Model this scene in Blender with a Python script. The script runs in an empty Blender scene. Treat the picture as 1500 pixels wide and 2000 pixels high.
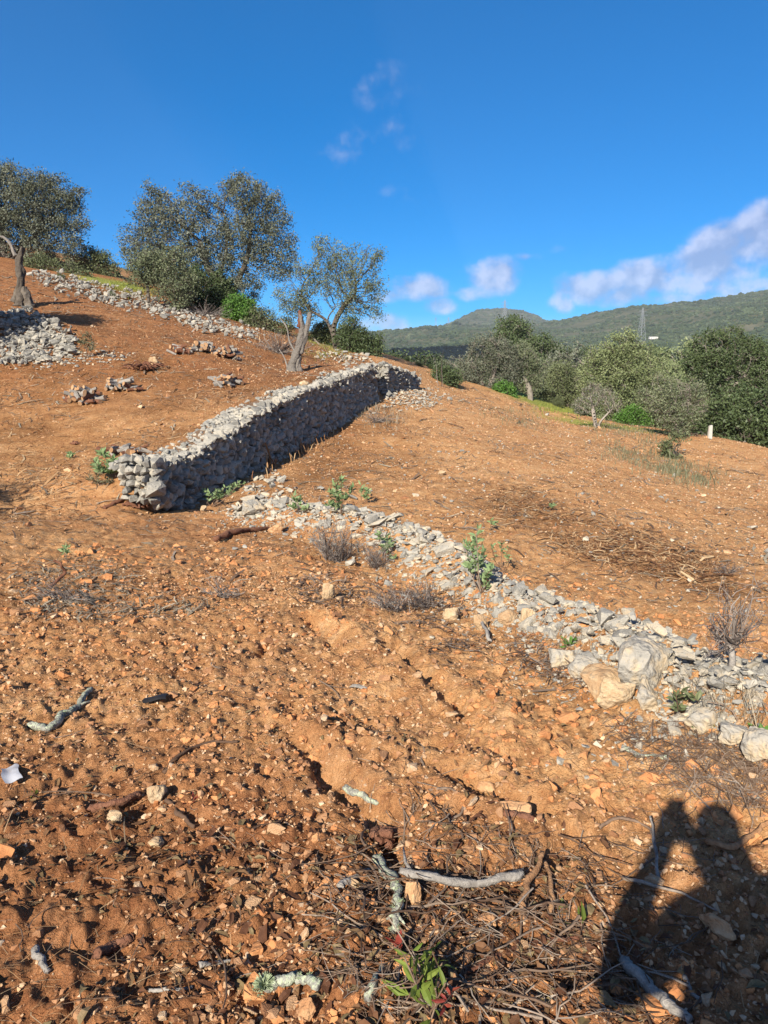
import bpy, bmesh, math, random
import numpy as np
from mathutils import Vector, Matrix, Quaternion
from mathutils import noise as mnoise

R = math.radians
random.seed(7)
rng = np.random.default_rng(7)
sc = bpy.context.scene
COL = sc.collection

# ------------------------------------------------------------------ camera
FPX = 1455.0                      # focal length in photo pixels (1500 x 2000)
PITCH = R(10.9)
CAMZ = 1.6
cd = bpy.data.cameras.new('camera')
cd.sensor_fit = 'VERTICAL'
cd.sensor_height = 24.0
cd.lens = 24.0 * FPX / 2000.0
cd.clip_start = 0.05
cd.clip_end = 20000
cam = bpy.data.objects.new('camera', cd)
COL.objects.link(cam)
cam.location = (0, 0, CAMZ)
cam.rotation_euler = (R(90) - PITCH, 0, 0)
sc.camera = cam


def ray(px, py):
    u = (np.asarray(px, float) - 750) / FPX
    v = (1000 - np.asarray(py, float)) / FPX
    cp, sp = math.cos(PITCH), math.sin(PITCH)
    return u, cp + v * sp, -sp + v * cp


def P(px, py, D):
    a, b, c = ray(px, py)
    return Vector((a / b * D, D, CAMZ + c / b * D))


# ------------------------------------------------------------------ light
sdir = Vector(ray(1312, 1580)).normalized()          # the way sunlight travels
sunv = -sdir
SUN_EL = math.asin(sunv.z)
SUN_AZ = math.atan2(sunv.x, sunv.y)
sl = bpy.data.lights.new('sun', 'SUN')
sl.energy = 5.0
sl.angle = R(0.55)
sl.color = (1.0, 0.91, 0.77)
so = bpy.data.objects.new('sun', sl)
so.rotation_euler = sdir.to_track_quat('-Z', 'Y').to_euler()
so.location = (-20, -40, 40)
COL.objects.link(so)

sc.view_settings.view_transform = 'Standard'
sc.view_settings.look = 'None'
sc.view_settings.gamma = 1.0
sc.view_settings.exposure = 1.05
sc.view_settings.use_curve_mapping = False
try:
    sc.cycles.use_denoising = True
    sc.cycles.denoiser = 'OPENIMAGEDENOISE'
    sc.cycles.max_bounces = 5
    sc.cycles.diffuse_bounces = 3
    sc.cycles.volume_bounces = 0
    sc.cycles.transparent_max_bounces = 8
    sc.cycles.use_adaptive_sampling = True
    sc.cycles.adaptive_threshold = 0.01
except Exception:
    pass

world = bpy.data.worlds.new('World')
sc.world = world
world.use_nodes = True
world.cycles.sampling_method = 'NONE'


def build_world():
    nt = world.node_tree
    N, L = nt.nodes, nt.links
    for n in list(N):
        N.remove(n)
    out = N.new('ShaderNodeOutputWorld')
    bg = N.new('ShaderNodeBackground')
    bg.inputs[1].default_value = 0.11
    L.new(bg.outputs[0], out.inputs[0])
    sky = N.new('ShaderNodeTexSky')
    sky.sky_type = 'NISHITA'
    sky.sun_disc = False
    sky.sun_elevation = SUN_EL
    sky.sun_rotation = SUN_AZ
    sky.altitude = 200
    sky.air_density = 0.6
    sky.dust_density = 0.1
    sky.ozone_density = 5.0
    hsv = N.new('ShaderNodeHueSaturation')
    hsv.inputs['Hue'].default_value = 0.503
    hsv.inputs['Saturation'].default_value = 1.86
    hsv.inputs['Value'].default_value = 1.03
    gam = N.new('ShaderNodeGamma')
    gam.inputs[1].default_value = 0.75
    L.new(sky.outputs[0], gam.inputs[0])
    L.new(gam.outputs[0], hsv.inputs['Color'])
    tc = N.new('ShaderNodeTexCoord')
    sep = N.new('ShaderNodeSeparateXYZ')
    L.new(tc.outputs['Generated'], sep.inputs[0])

    def m(op, a, b=None, c=None, clamp=False):
        n = N.new('ShaderNodeMath')
        n.operation = op
        n.use_clamp = clamp
        for i, v in enumerate((a, b, c)):
            if v is None:
                continue
            if isinstance(v, (int, float)):
                n.inputs[i].default_value = v
            else:
                L.new(v, n.inputs[i])
        return n.outputs[0]
    az = m('ARCTAN2', sep.outputs[0], sep.outputs[1])
    el = m('ARCSINE', sep.outputs[2])
    comb = N.new('ShaderNodeCombineXYZ')
    L.new(az, comb.inputs[0])
    L.new(el, comb.inputs[1])
    nz = N.new('ShaderNodeTexNoise')
    nz.inputs['Scale'].default_value = 22
    nz.inputs['Detail'].default_value = 6
    nz.inputs['Roughness'].default_value = 0.56
    L.new(comb.outputs[0], nz.inputs['Vector'])
    nz2 = N.new('ShaderNodeTexNoise')
    nz2.inputs['Scale'].default_value = 60
    nz2.inputs['Detail'].default_value = 4
    L.new(comb.outputs[0], nz2.inputs['Vector'])
    # cloud puffs: photo position, half sizes, strength
    puffs = [(965, 540, 58, 34, 1.0), (930, 572, 40, 16, .8), (820, 563, 62, 26, .9), (770, 578, 50, 14, .7), (855, 598, 36, 17, .8),
             (1095, 590, 28, 22, .8), (1165, 562, 80, 30, .95), (1215, 575, 60, 26, .9), (1290, 540, 100, 32, 1.0), (1390, 520, 110, 36, 1.1),
             (1470, 478, 95, 44, 1.15), (1540, 450, 90, 50, 1.2), (1420, 560, 130, 22, .75), (1300, 583, 120, 14, .6), (750, 632, 60, 20, .7),
             (690, 282, 60, 34, 0.30), (640, 310, 34, 22, 0.24), (778, 258, 34, 28, 0.26), (752, 170, 70, 34, 0.24), (800, 377, 44, 16, 0.24), (760, 372, 24, 12, 0.22),
             (1030, 502, 26, 8, .42), (1090, 487, 18, 8, .42)]
    def vm(op, a, bb=None, cc=None):
        n = N.new('ShaderNodeVectorMath')
        n.operation = op
        for k, v in enumerate((a, bb, cc)):
            if v is None:
                continue
            if isinstance(v, tuple):
                n.inputs[k].default_value = v
            else:
                L.new(v, n.inputs[k])
        return n
    # unseen broken clouds added round the rest of the horizon as white fill light
    for k in range(9):
        a = 45 + k * 32
        puffs.append(('deg', a, 7 + 5 * ((k * 7) % 3), 13, 4.5, .9))
    mask = None
    for pf in puffs:
        if pf[0] == 'deg':
            ca, ce, ra, rb_, s = R(pf[1] if pf[1] <= 180 else pf[1] - 360), R(pf[2]), R(pf[3]), R(pf[4]), pf[5]
        else:
            (px, py, a, bb, s) = pf
            d = Vector(ray(px, py)).normalized()
            ca, ce = math.atan2(d.x, d.y), math.asin(d.z)
            ra, rb_ = a / FPX * 1.25, bb / FPX * 1.3
        w = vm('MULTIPLY_ADD', comb.outputs[0], (1 / ra, 1 / rb_, 0), (-ca / ra, -ce / rb_, 0))
        qq = vm('DOT_PRODUCT', w.outputs[0], w.outputs[0])
        g = m('MULTIPLY_ADD', qq.outputs['Value'], -s, s)
        mask = m('MAXIMUM', g, 0.0) if mask is None else m('MAXIMUM', mask, g)
    nz3 = N.new('ShaderNodeTexNoise')
    nz3.inputs['Scale'].default_value = 22
    nz3.inputs['Detail'].default_value = 4
    sh = vm('ADD', comb.outputs[0], (-.010, .016, 0))
    L.new(sh.outputs[0], nz3.inputs['Vector'])
    dens = m('ADD', mask, m('MULTIPLY', m('SUBTRACT', nz.outputs[0], 0.52), 2.3))
    dens = m('ADD', dens, m('MULTIPLY', m('SUBTRACT', nz2.outputs[0], 0.5), 0.5))
    mr = N.new('ShaderNodeMapRange')
    mr.interpolation_type = 'SMOOTHSTEP'
    L.new(dens, mr.inputs[0])
    mr.inputs[1].default_value = 0.03
    mr.inputs[2].default_value = 0.95
    alpha = m('MULTIPLY', mr.outputs[0], m('MULTIPLY', mask, 2.2, clamp=True))
    alpha = m('MULTIPLY', alpha, 0.64)
    lit = m('MULTIPLY_ADD', m('SUBTRACT', nz.outputs[0], nz3.outputs[0]), 3.0, 0.5)  # light and shade painted into the clouds, upper left edges paler
    cr = N.new('ShaderNodeValToRGB')
    cr.color_ramp.elements[0].position = 0.15
    cr.color_ramp.elements[0].color = (1.75, 1.9, 2.7, 1)
    cr.color_ramp.elements[1].position = 0.85
    cr.color_ramp.elements[1].color = (3.5, 3.45, 4.1, 1)
    L.new(lit, cr.inputs[0])
    mix = N.new('ShaderNodeMix')
    mix.data_type = 'RGBA'
    L.new(alpha, mix.inputs[0])
    # deep blue away from the sun, the plain sky with its whitish glow towards it
    dots = N.new('ShaderNodeVectorMath')
    dots.operation = 'DOT_PRODUCT'
    L.new(tc.outputs['Generated'], dots.inputs[0])
    dots.inputs[1].default_value = sunv
    aur = N.new('ShaderNodeMapRange')
    aur.interpolation_type = 'SMOOTHSTEP'
    L.new(dots.outputs['Value'], aur.inputs[0])
    aur.inputs[1].default_value = -0.45
    aur.inputs[2].default_value = 0.55
    blend = N.new('ShaderNodeMix')
    blend.data_type = 'RGBA'
    L.new(aur.outputs[0], blend.inputs[0])
    L.new(hsv.outputs[0], blend.inputs[6])
    L.new(sky.outputs[0], blend.inputs[7])
    L.new(blend.outputs[2], mix.inputs[6])
    L.new(cr.outputs[0], mix.inputs[7])
    L.new(mix.outputs[2], bg.inputs[0])


build_world()

# ------------------------------------------------------------------ helpers


def _h(ix, iy, seed):
    h = (ix.astype(np.int64) * 374761393 + iy.astype(np.int64) * 668265263 + seed * 1442695041) & 0xffffffff
    h = ((h ^ (h >> 13)) * 1274126177) & 0xffffffff
    h = ((h ^ (h >> 16)) * 2246822519) & 0xffffffff
    return ((h ^ (h >> 15)) & 0xffffff) / float(0xffffff)


def vnoise(x, y, seed=0):
    x = np.asarray(x, float)
    y = np.asarray(y, float)
    ix, iy = np.floor(x), np.floor(y)
    fx, fy = x - ix, y - iy
    fx = fx * fx * fx * (fx * (fx * 6 - 15) + 10)
    fy = fy * fy * fy * (fy * (fy * 6 - 15) + 10)
    a, b = _h(ix, iy, seed), _h(ix + 1, iy, seed)
    c, d = _h(ix, iy + 1, seed), _h(ix + 1, iy + 1, seed)
    return (a * (1 - fx) + b * fx) * (1 - fy) + (c * (1 - fx) + d * fx) * fy - 0.5


def fbm(x, y, oct=4, seed=0, gain=0.5):
    s, a = 0, 1.0
    for k in range(oct):
        s = s + a * vnoise(x * 2 ** k + 17.3 * k, y * 2 ** k - 9.1 * k, seed + k)
        a *= gain
    return s


def sstep(a, b, x):
    t = np.clip((np.asarray(x, float) - a) / (b - a), 0, 1)
    return t * t * (3 - 2 * t)


def mesh_from(name, verts, tris, mat=None, rnd=None, smooth=False, cols=None):
    verts = np.asarray(verts, np.float32)
    tris = np.asarray(tris, np.int32)
    me = bpy.data.meshes.new(name)
    k = tris.shape[1]
    me.vertices.add(len(verts))
    me.vertices.foreach_set('co', verts.ravel())
    me.loops.add(tris.size)
    me.loops.foreach_set('vertex_index', tris.ravel())
    me.polygons.add(len(tris))
    me.polygons.foreach_set('loop_start', np.arange(0, tris.size, k, dtype=np.int32))
    me.polygons.foreach_set('loop_total', np.full(len(tris), k, np.int32))
    me.polygons.foreach_set('use_smooth', np.full(len(tris), smooth, bool))
    if rnd is not None:
        at = me.attributes.new('rnd', 'FLOAT', 'POINT')
        at.data.foreach_set('value', np.asarray(rnd, np.float32))
    if cols is not None:
        at = me.attributes.new('zone', 'FLOAT_COLOR', 'POINT')
        at.data.foreach_set('color', np.asarray(cols, np.float32).ravel())
    me.update(calc_edges=True)
    if mat:
        me.materials.append(mat)
    return me


def obj(name, me, parent=None, loc=None):
    o = bpy.data.objects.new(name, me)
    COL.objects.link(o)
    if parent is not None:
        o.parent = parent
    if loc is not None:
        o.location = loc
    return o


def tag(o, label=None, cat=None, group=None, kind=None):
    if label:
        o['label'] = label
    if cat:
        o['category'] = cat
    if group:
        o['group'] = group
    if kind:
        o['kind'] = kind
    return o


def thing(name, loc, label, cat, group=None):
    o = bpy.data.objects.new(name, None)
    o.empty_display_size = 0.1
    COL.objects.link(o)
    o.location = loc
    return tag(o, label, cat, group)


def rots(n, tilt=math.pi, r=rng):
    """random rotation matrices: spin about z, then tilt up to `tilt`, then spin again"""
    a = r.uniform(0, 2 * math.pi, n)
    b = r.uniform(-tilt, tilt, n)
    c = r.uniform(0, 2 * math.pi, n)
    z = np.zeros(n)
    o = np.ones(n)

    def rz(t):
        ct, st = np.cos(t), np.sin(t)
        return np.stack([np.stack([ct, -st, z], -1), np.stack([st, ct, z], -1), np.stack([z, z, o], -1)], 1)

    def rx(t):
        ct, st = np.cos(t), np.sin(t)
        return np.stack([np.stack([o, z, z], -1), np.stack([z, ct, -st], -1), np.stack([z, st, ct], -1)], 1)
    return rz(a) @ rx(b) @ rz(c)


def join_inst(variants, pos, rot, scl, which=None, r=rng):
    """variants: list of (verts, tris). returns verts, tris, rnd"""
    n = len(pos)
    if which is None:
        which = r.integers(0, len(variants), n)
    rn = r.random(n)
    V, T, Q = [], [], []
    off = 0
    scl = np.asarray(scl, float)
    if scl.ndim == 1:
        scl = np.repeat(scl[:, None], 3, 1)
    for k, (v, t) in enumerate(variants):
        idx = np.nonzero(which == k)[0]
        if len(idx) == 0:
            continue
        vv = v[None, :, :] * scl[idx][:, None, :]
        vv = np.einsum('nij,nkj->nki', rot[idx], vv) + pos[idx][:, None, :]
        nv = len(v)
        tt = t[None] + (np.arange(len(idx)) * nv)[:, None, None] + off
        off += nv * len(idx)
        V.append(vv.reshape(-1, 3))
        T.append(tt.reshape(-1, t.shape[1]))
        Q.append(np.repeat(rn[idx], nv))
    return np.concatenate(V), np.concatenate(T), np.concatenate(Q)


def hull_rock(seed, n=14, squash=(1, .85, .7)):
    r = np.random.default_rng(seed)
    bm = bmesh.new()
    p = r.normal(size=(n, 3))
    p /= np.linalg.norm(p, axis=1)[:, None]
    p = np.clip(p * r.uniform(.85, 1.2, (n, 1)), -.85, .85) * np.array(squash)
    for q in p:
        bm.verts.new(q * .55)
    res = bmesh.ops.convex_hull(bm, input=list(bm.verts))
    bmesh.ops.delete(bm, geom=[g for g in res['geom_interior'] if isinstance(g, bmesh.types.BMVert)], context='VERTS')
    bmesh.ops.triangulate(bm, faces=list(bm.faces))
    bm.verts.index_update()
    v = np.array([x.co[:] for x in bm.verts])
    t = np.array([[x.index for x in f.verts] for f in bm.faces])
    bm.free()
    return v, t


def boulder(seed, squash=(1, .8, .7), cuts=2, rough=.085):
    """hull rock, edges softened and surface broken up"""
    v, t = hull_rock(seed, 16, squash)
    bm = bmesh.new()
    vs = [bm.verts.new(q) for q in v]
    for f in t:
        bm.faces.new([vs[i] for i in f])
    bmesh.ops.bevel(bm, geom=list(bm.edges), offset=.045, segments=1, affect='EDGES', clamp_overlap=True)
    bmesh.ops.triangulate(bm, faces=list(bm.faces))
    for k in range(cuts):
        bmesh.ops.subdivide_edges(bm, edges=[e for e in bm.edges if e.calc_length() > .10], cuts=1, use_grid_fill=True)
        bmesh.ops.triangulate(bm, faces=list(bm.faces))
    bm.normal_update()
    for x in bm.verts:
        n = mnoise.fractal(x.co * 3.1 + Vector((seed, 0, 0)), 1, 2, 4) * rough
        n += mnoise.fractal(x.co * 9 + Vector((0, seed, 0)), 1, 2, 3) * rough * .4
        x.co += x.normal * n
    bm.verts.index_update()
    v = np.array([x.co[:] for x in bm.verts])
    t = np.array([[x.index for x in f.verts] for f in bm.faces])
    bm.free()
    return v, t


def tube(pts, radii, sides=6, seed=0, lump=0.0, ridge=0.0):
    """closed tube along a polyline; returns verts, tris"""
    pts = [Vector(p) for p in pts]
    n = len(pts)
    r = random.Random(seed)
    V = []
    ref = Vector((0.31, 0.2, 1)).normalized()
    prev = None
    for i, p in enumerate(pts):
        d = (pts[min(i + 1, n - 1)] - pts[max(i - 1, 0)]).normalized()
        a = (prev if prev is not None else ref)
        a = a - d * a.dot(d)
        if a.length < 1e-3:
            a = d.orthogonal()
        a.normalize()
        prev = a
        b = d.cross(a)
        for k in range(sides):
            t = 2 * math.pi * k / sides
            rr = radii[i] * (1 + lump * r.uniform(-1, 1))
            if ridge:
                rr *= 1 + ridge * (mnoise.noise(Vector((math.cos(t) * 2.2, math.sin(t) * 2.2, i * .16 + seed * 3.1))) * 1.6 + .5 * mnoise.noise(Vector((math.cos(t) * 5, math.sin(t) * 5, i * .5 + seed))))
            V.append(p + a * math.cos(t) * rr + b * math.sin(t) * rr)
    T = []
    for i in range(n - 1):
        for k in range(sides):
            k2 = (k + 1) % sides
            a, b, c, d = i * sides + k, i * sides + k2, (i + 1) * sides + k2, (i + 1) * sides + k
            T += [(a, b, c), (a, c, d)]
    V.append(pts[0])
    V.append(pts[-1])
    c0, c1 = n * sides, n * sides + 1
    for k in range(sides):
        k2 = (k + 1) % sides
        T.append((c0, k2, k))
        T.append((c1, (n - 1) * sides + k, (n - 1) * sides + k2))
    return np.array([q[:] for q in V]), np.array(T)


def smooth_path(pts, m=6):
    """Catmull-Rom through points"""
    pts = [Vector(p) for p in pts]
    q = [pts[0]] + pts + [pts[-1]]
    out = []
    for i in range(1, len(q) - 2):
        p0, p1, p2, p3 = q[i - 1], q[i], q[i + 1], q[i + 2]
        for k in range(m):
            t = k / m
            out.append(.5 * ((2 * p1) + (p2 - p0) * t + (2 * p0 - 5 * p1 + 4 * p2 - p3) * t * t + (3 * p1 - p0 - 3 * p2 + p3) * t ** 3))
    out.append(pts[-1])
    return out


def merge(parts):
    V, T, o = [], [], 0
    for v, t in parts:
        V.append(v)
        T.append(t + o)
        o += len(v)
    return np.concatenate(V), np.concatenate(T)


# ------------------------------------------------------------------ materials
MATS = {}


def material(name, cols, nscale=8.0, detail=6, nfac=0.6, rfac=0.5, src='attr', rough=0.9, bump=0.3, bscale=None, bdist=0.01,
             translucent=0.0, spots=None, spec=0.2, coords='Object'):
    m = bpy.data.materials.new(name)
    m.use_nodes = True
    nt = m.node_tree
    N, L = nt.nodes, nt.links
    b = N['Principled BSDF']
    b.inputs['Roughness'].default_value = rough
    b.inputs['Specular IOR Level'].default_value = spec
    tc = N.new('ShaderNodeTexCoord')
    vec = tc.outputs['Object']
    if coords == 'World':
        g = N.new('ShaderNodeNewGeometry')
        vec = g.outputs['Position']
    nz = N.new('ShaderNodeTexNoise')
    nz.inputs['Scale'].default_value = nscale
    nz.inputs['Detail'].default_value = detail
    nz.inputs['Roughness'].default_value = .6
    L.new(vec, nz.inputs['Vector'])
    if src == 'attr':
        a = N.new('ShaderNodeAttribute')
        a.attribute_name = 'rnd'
        ro = a.outputs['Fac']
    else:
        a = N.new('ShaderNodeObjectInfo')
        ro = a.outputs['Random']
    m1 = N.new('ShaderNodeMath')
    m1.operation = 'MULTIPLY_ADD'
    L.new(nz.outputs[0], m1.inputs[0])
    m1.inputs[1].default_value = nfac * 1.6
    m1.inputs[2].default_value = -nfac * .3
    m2 = N.new('ShaderNodeMath')
    m2.operation = 'MULTIPLY_ADD'
    L.new(ro, m2.inputs[0])
    m2.inputs[1].default_value = rfac
    L.new(m1.outputs[0], m2.inputs[2])
    cr = N.new('ShaderNodeValToRGB')
    el = cr.color_ramp.elements
    while len(el) < len(cols):
        el.new(.5)
    for e, (p, c) in zip(el, cols):
        e.position = p
        e.color = (*c, 1)
    L.new(m2.outputs[0], cr.inputs[0])
    colr = cr.outputs[0]
    if spots:
        sscale, lo, hi, scol = spots
        n2 = N.new('ShaderNodeTexNoise')
        n2.inputs['Scale'].default_value = sscale
        n2.inputs['Detail'].default_value = 5
        L.new(vec, n2.inputs['Vector'])
        mr = N.new('ShaderNodeMapRange')
        mr.inputs[1].default_value = lo
        mr.inputs[2].default_value = hi
        L.new(n2.outputs[0], mr.inputs[0])
        mx = N.new('ShaderNodeMix')
        mx.data_type = 'RGBA'
        L.new(mr.outputs[0], mx.inputs[0])
        L.new(colr, mx.inputs[6])
        mx.inputs[7].default_value = (*scol, 1)
        colr = mx.outputs[2]
    L.new(colr, b.inputs['Base Color'])
    if bump:
        nb = N.new('ShaderNodeTexNoise')
        nb.inputs['Scale'].default_value = bscale or nscale * 4
        nb.inputs['Detail'].default_value = 5
        L.new(vec, nb.inputs['Vector'])
        bp = N.new('ShaderNodeBump')
        bp.inputs['Strength'].default_value = bump
        bp.inputs['Distance'].default_value = bdist
        L.new(nb.outputs[0], bp.inputs['Height'])
        L.new(bp.outputs[0], b.inputs['Normal'])
    if translucent:
        tr = N.new('ShaderNodeBsdfTranslucent')
        L.new(colr, tr.inputs[0])
        mxs = N.new('ShaderNodeMixShader')
        mxs.inputs[0].default_value = translucent
        L.new(b.outputs[0], mxs.inputs[1])
        L.new(tr.outputs[0], mxs.inputs[2])
        L.new(mxs.outputs[0], N['Material Output'].inputs[0])
    MATS[name] = m
    return m


LIME = [(0.0, (.13, .124, .112)), (.30, (.222, .212, .188)), (.55, (.31, .292, .25)), (.78, (.385, .335, .255)), (1.0, (.46, .365, .25))]
material('limestone', LIME, 4, nfac=.6, rfac=.55, src='obj', bump=.5, bscale=14, bdist=.03, spots=(9, .60, .72, (.09, .088, .08)))
material('limestone_loose', LIME, 5, nfac=.45, rfac=.65, src='attr', bump=.5, bscale=30, bdist=.02, spots=(24, .62, .74, (.10, .10, .09)), coords='World')
GREYL = [(0.0, (.10, .097, .088)), (.35, (.205, .197, .175)), (.65, (.31, .292, .25)), (1.0, (.42, .365, .275))]
material('wall_limestone', GREYL, 4, nfac=.6, rfac=.5, src='obj', bump=.6, bscale=14, bdist=.03, spots=(7, .58, .7, (.10, .10, .095)))
material('wall_limestone_loose', GREYL, 4, nfac=.5, rfac=.55, src='attr', bump=.6, bscale=20, bdist=.03, spots=(12, .58, .7, (.10, .10, .095)), coords='World')
PEB = [(0, (.14, .058, .027)), (.3, (.25, .12, .057)), (.6, (.35, .19, .098)), (.85, (.43, .275, .155)), (1.0, (.50, .38, .26))]
material('pebble', PEB, 20, nfac=.4, rfac=.75, src='attr', bump=.4, bscale=90, bdist=.006, coords='World')
material('pebble_single', PEB, 5, nfac=.4, rfac=.75, src='obj', bump=.5, bscale=14, bdist=.05)
material('cream_stone', [(0, (.20, .115, .06)), (.4, (.32, .21, .118)), (.75, (.40, .30, .185)), (1, (.45, .37, .26))], 17, nfac=.9, rfac=.3, src='obj', bump=.8, bscale=70, bdist=.012, spots=(30, .62, .75, (.20, .17, .13)))
material('tan_stone', [(0, (.20, .09, .04)), (.4, (.33, .17, .08)), (.75, (.43, .26, .135)), (1, (.50, .36, .22))], 22, nfac=.9, rfac=.3, src='obj', bump=.8, bscale=90, bdist=.01)
material('grey_boulder', [(0, (.11, .106, .096)), (.35, (.215, .206, .184)), (.58, (.295, .272, .23)), (.78, (.37, .30, .205)), (1, (.42, .305, .185))], 9, nfac=1.0, rfac=.25, src='obj', bump=.9, bscale=45, bdist=.015, spots=(26, .58, .70, (.12, .118, .11)))
material('dry_leaf', [(0, (.05, .022, .012)), (.35, (.11, .048, .024)), (.65, (.17, .09, .042)), (.85, (.15, .115, .055)), (1, (.26, .18, .10))], 30, nfac=.3, rfac=.8, src='attr', bump=.2, bscale=120, bdist=.002, coords='World', rough=.7, translucent=.15)
material('single_leaf', [(0, (.05, .022, .012)), (.35, (.11, .048, .024)), (.65, (.17, .09, .042)), (.85, (.15, .115, .055)), (1, (.26, .18, .10))], 3, nfac=.3, rfac=.8, src='obj', bump=.2, bscale=12, bdist=.02, rough=.7, translucent=.15)
material('green_leaf', [(0, (.07, .075, .02)), (.45, (.12, .17, .03)), (.8, (.20, .25, .05)), (1, (.28, .27, .09))], 5, nfac=.5, rfac=.5, src='attr', bump=.1, rough=.55, translucent=.3)
material('red_leaf', [(0, (.10, .02, .016)), (.5, (.22, .04, .03)), (1, (.30, .10, .045))], 5, nfac=.5, rfac=.5, src='attr', bump=.1, rough=.55, translucent=.2)
material('twig', [(0, (.05, .03, .02)), (.4, (.10, .06, .038)), (.75, (.17, .12, .085)), (1, (.28, .235, .19))], 20, nfac=.4, rfac=.75, src='attr', bump=.4, bscale=120, bdist=.003, coords='World')
material('twig_single', [(0, (.05, .03, .02)), (.4, (.10, .06, .038)), (.75, (.18, .125, .088)), (1, (.28, .235, .19))], 60, nfac=.5, rfac=.7, src='obj', bump=.6, bscale=160, bdist=.004)
material('straw', [(0, (.05, .025, .013)), (.3, (.14, .062, .027)), (.65, (.28, .155, .07)), (1, (.44, .32, .185))], 5, nfac=.2, rfac=.85, src='attr', bump=0, coords='World')
material('grey_straw', [(0, (.09, .07, .05)), (.5, (.19, .155, .11)), (1, (.32, .28, .21))], 5, nfac=.2, rfac=.85, src='attr', bump=0, coords='World')
material('grey_wood', [(0, (.06, .053, .047)), (.4, (.15, .135, .12)), (.7, (.24, .22, .195)), (1, (.34, .315, .28))], 34, nfac=1.0, rfac=.3, src='obj', bump=1.0, bscale=140, bdist=.006)
material('lichen_wood', [(0, (.06, .055, .05)), (.4, (.14, .13, .115)), (.7, (.26, .26, .22)), (1, (.36, .38, .29))], 60, nfac=1.1, rfac=.15, src='obj', bump=1.0, bscale=150, bdist=.006, spots=(70, .50, .60, (.36, .40, .28)))
material('root_wood', [(0, (.14, .065, .03)), (.5, (.29, .155, .075)), (1, (.38, .23, .125))], 50, nfac=.9, rfac=.2, src='obj', bump=.9, bscale=140, bdist=.006)
material('brown_bark', [(0, (.06, .025, .015)), (.5, (.14, .06, .035)), (1, (.20, .10, .06))], 40, nfac=.9, rfac=.3, src='obj', bump=1.0, bscale=110, bdist=.012)
material('lichen', [(0, (.16, .20, .10)), (.5, (.27, .32, .19)), (1, (.38, .43, .30))], 12, nfac=.5, rfac=.5, src='attr', bump=0)
material('bark', [(0, (.035, .028, .022)), (.5, (.095, .08, .065)), (1, (.19, .165, .135))], 6, nfac=.8, rfac=.2, src='obj', bump=.8, bscale=20, bdist=.03)
material('pale_bark', [(0, (.10, .085, .07)), (.5, (.21, .185, .155)), (1, (.36, .33, .29))], 5, nfac=.8, rfac=.2, src='obj', bump=.8, bscale=18, bdist=.03)
material('dead_wood', [(0, (.05, .045, .04)), (.4, (.15, .135, .12)), (.75, (.15, .135, .118)), (1, (.23, .21, .185))], 9, nfac=1.1, rfac=.1, src='obj', bump=1.0, bscale=26, bdist=.05)
material('red_wood', [(0, (.05, .022, .014)), (.5, (.12, .05, .03)), (1, (.20, .09, .055))], 9, nfac=.8, rfac=.1, src='obj', bump=.8, bscale=30, bdist=.02)
material('log_end', [(0, (.24, .13, .06)), (.5, (.34, .205, .11)), (1, (.42, .29, .18))], 9, nfac=.5, rfac=.4, src='obj', bump=.2)
OLV = [(0, (.055, .072, .038)), (.4, (.105, .127, .068)), (.75, (.168, .19, .11)), (1, (.245, .262, .17))]
material('olive_leaf', OLV, .8, nfac=.5, rfac=.6, src='attr', bump=0, rough=.6, translucent=.15)
material('grey_olive_leaf', [(0, (.04, .05, .034)), (.4, (.082, .095, .062)), (.75, (.15, .162, .118)), (1, (.27, .28, .225))], .8, nfac=.5, rfac=.6, src='attr', bump=0, rough=.6, translucent=.12)
material('bright_olive_leaf', [(0, (.08, .105, .046)), (.4, (.14, .172, .074)), (.75, (.21, .245, .118)), (1, (.29, .31, .18))], .8, nfac=.5, rfac=.6, src='attr', bump=0, rough=.6, translucent=.2)
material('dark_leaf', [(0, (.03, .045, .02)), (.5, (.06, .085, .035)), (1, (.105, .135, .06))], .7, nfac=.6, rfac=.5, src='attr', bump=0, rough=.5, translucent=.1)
material('fresh_leaf', [(0, (.045, .10, .02)), (.5, (.085, .18, .035)), (1, (.15, .26, .06))], .9, nfac=.5, rfac=.5, src='attr', bump=0, rough=.5, translucent=.25)
material('bush_leaf', [(0, (.055, .07, .03)), (.5, (.10, .12, .055)), (1, (.17, .185, .095))], .9, nfac=.6, rfac=.5, src='attr', bump=0, rough=.6, translucent=.12)
material('cistus_leaf', [(0, (.11, .17, .07)), (.5, (.19, .27, .12)), (1, (.30, .37, .20))], 3, nfac=.4, rfac=.6, src='attr', bump=0, rough=.6, translucent=.25)
material('hill_scrub', [(0, (.014, .024, .013)), (.4, (.028, .044, .023)), (.75, (.05, .07, .036)), (1, (.09, .105, .06))], .012, nfac=.55, rfac=.6, src='obj', bump=0, coords='World')
material('grass_green', [(0, (.10, .14, .025)), (.5, (.18, .22, .04)), (1, (.28, .29, .07))], 1.5, nfac=.5, rfac=.6, src='attr', bump=0, coords='World', translucent=.2)
material('grass_grey', [(0, (.075, .08, .045)), (.5, (.135, .14, .08)), (1, (.21, .20, .13))], 1.5, nfac=.5, rfac=.6, src='attr', bump=0, coords='World', translucent=.15)
material('earth_core', [(0, (.12, .07, .04)), (1, (.26, .17, .10))], 5, nfac=.8, rfac=.0, src='obj', bump=.8, bscale=20, bdist=.03)
material('steel', [(0, (.20, .215, .23)), (1, (.27, .285, .30))], 1, nfac=.3, rfac=.3, src='obj', bump=0, rough=.5)
material('white_wall', [(0, (.50, .48, .44)), (1, (.60, .58, .54))], .4, nfac=.4, rfac=.1, src='obj', bump=0)
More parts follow.
